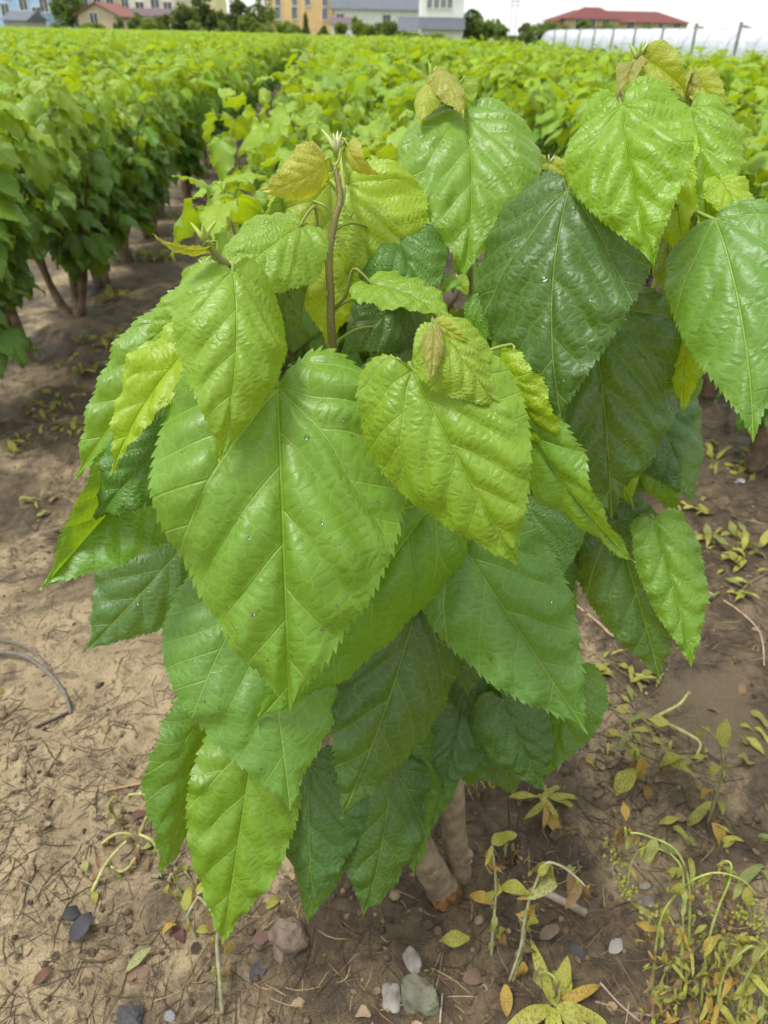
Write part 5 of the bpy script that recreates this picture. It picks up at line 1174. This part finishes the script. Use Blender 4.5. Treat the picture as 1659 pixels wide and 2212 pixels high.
weed('wilted_weed', 'thin upright dying stem with yellow scraps under the lowest leaf tip',
     [S((957, 1610, 0), (950, 1480, .06), (938, 1330, .13), (940, 1230, .18), (880, 1140, .22), (850, 1120, .23)), S((850, 1310, 0), (820, 1240, .04), (815, 1190, .07), (850, 1130, .10))],
     [Lf(990, 1310, .1, .06, 5.0, -1.0, 1, OC), Lf(925, 1420, .07, .07, 4.4, -1.2, 1, YL, .8), Lf(925, 1300, .13, .05, 3.4, -1.0, 1, OC, .7), Lf(945, 1450, .06, .07, 4.9, -1.3, 2, BR), Lf(850, 1110, .1, .05, 1.0, .5, 1, YL), Lf(800, 1180, .07, .045, 1.6, .4, 3, YG), Lf(760, 1215, .03, .05, 3.1, -.1, 1, BR), Lf(850, 1270, .02, .05, .3, .2, 1, YG), Lf(760, 1240, .03, .04, 3.4, .3, 1, OC), Lf(730, 1070, .05, .05, 4.0, -.8, 1, YG), Lf(1150, 1170, .02, .05, .7, .4, 1, YG), Lf(650, 1340, .01, .06, 4.0, .2, 0, (.3, .36, .14))], rad=(.004, .0024), scol=(.33, .33, .20))
weed('wilted_weed', 'pale wilted sprig partly behind the yellow-green hanging leaf', [S((810, 1150, 0), (770, 1080, .06), (740, 1020, .1)), S((850, 1120, 0), (830, 1060, .05), (800, 1010, .08))], [Lf(740, 1020, .1, .05, 4.2, -.9, 1, LT), Lf(800, 1010, .08, .05, 2.0, -.2, 1, YG), Lf(770, 1090, .05, .05, 3.6, -.8, 1, YG)], scol=(.33, .36, .2))
c8 = c8o
# small weeds between the rows, left and right paths
k = 0
for px, py, n_, sp_, lb in [(215, 745, 12, .10, 'low green weed tuft below the left row trunks'), (285, 735, 16, .13, 'taller green weed tuft in the middle of the left path'), (175, 800, 10, .10, 'yellowish weed tuft by the pale trunk at left'), (120, 870, 9, .09, 'small weed tuft on the dark soil at far left'), (330, 690, 10, .10, 'weed tuft beside the left drooping leaves'), (145, 930, 9, .08, 'flat weed with pale round leaves on brown soil at left'), (95, 910, 7, .07, 'tiny sprout left of the flat pale weed'), (400, 470, 14, .14, 'yellow-green weed patch at the far end of the left path'), (330, 560, 12, .13, 'brownish weed patch by the forked trunk'), (250, 640, 12, .12, 'dry weed patch between the left trunks'),
                            (1590, 1000, 14, .10, 'pale green weed rosette by the right edge'), (1545, 985, 9, .09, 'small yellow weed left of the pale rosette'), (1570, 1180, 12, .09, 'weed sprouts right of the light hanging leaf'), (1640, 1200, 12, .09, 'weed sprouts at the right edge'), (1560, 1270, 8, .08, 'tiny weed below the sprouts at right'), (1480, 1090, 8, .08, 'yellow weed behind the twig leaf'), (1640, 1590, 7, .08, 'green weed leaf cut by the right edge above the flowers'), (1350, 1450, 10, .07, 'sparse yellow weed between the two drooping right leaves'), (1560, 1840, 8, .07, 'small withered weed near the lower right edge'), (1460, 1660, 7, .06, 'small weed beside the slender bent stem'),
                            (20, 960, 8, .09, 'weed sprig at the left edge on dark soil'), (60, 1100, 6, .06, 'tiny pale weed at the left edge'), (1360, 1560, 9, .06, 'low yellow weed by the pale bent stalk'), (1130, 1640, 9, .06, 'tiny yellow sprouts beside the trunk')]:
    p = G(px, py); root = empty('small_weed', p); tag(root, lb, 'weed', 'small weeds between the rows'); rq = np.random.default_rng(600 + k); k += 1
    for j in range(int(n_ * 1.8)):
        a = rq.random() * 6.28; o = link('leaf', lance_mesh(int(rq.integers(0, 5)), M_WEED), root, dirframe(Vector((rq.uniform(-.10, .10), rq.uniform(-.09, .09), .004)), Vector((math.cos(a), math.sin(a), rq.uniform(.2, 1.4))), sp_ * rq.uniform(.5, 1.1), .7)); o.color = (*[YG, YL, DG, (.2, .26, .07), YG][int(rq.integers(0, 5))], 1)
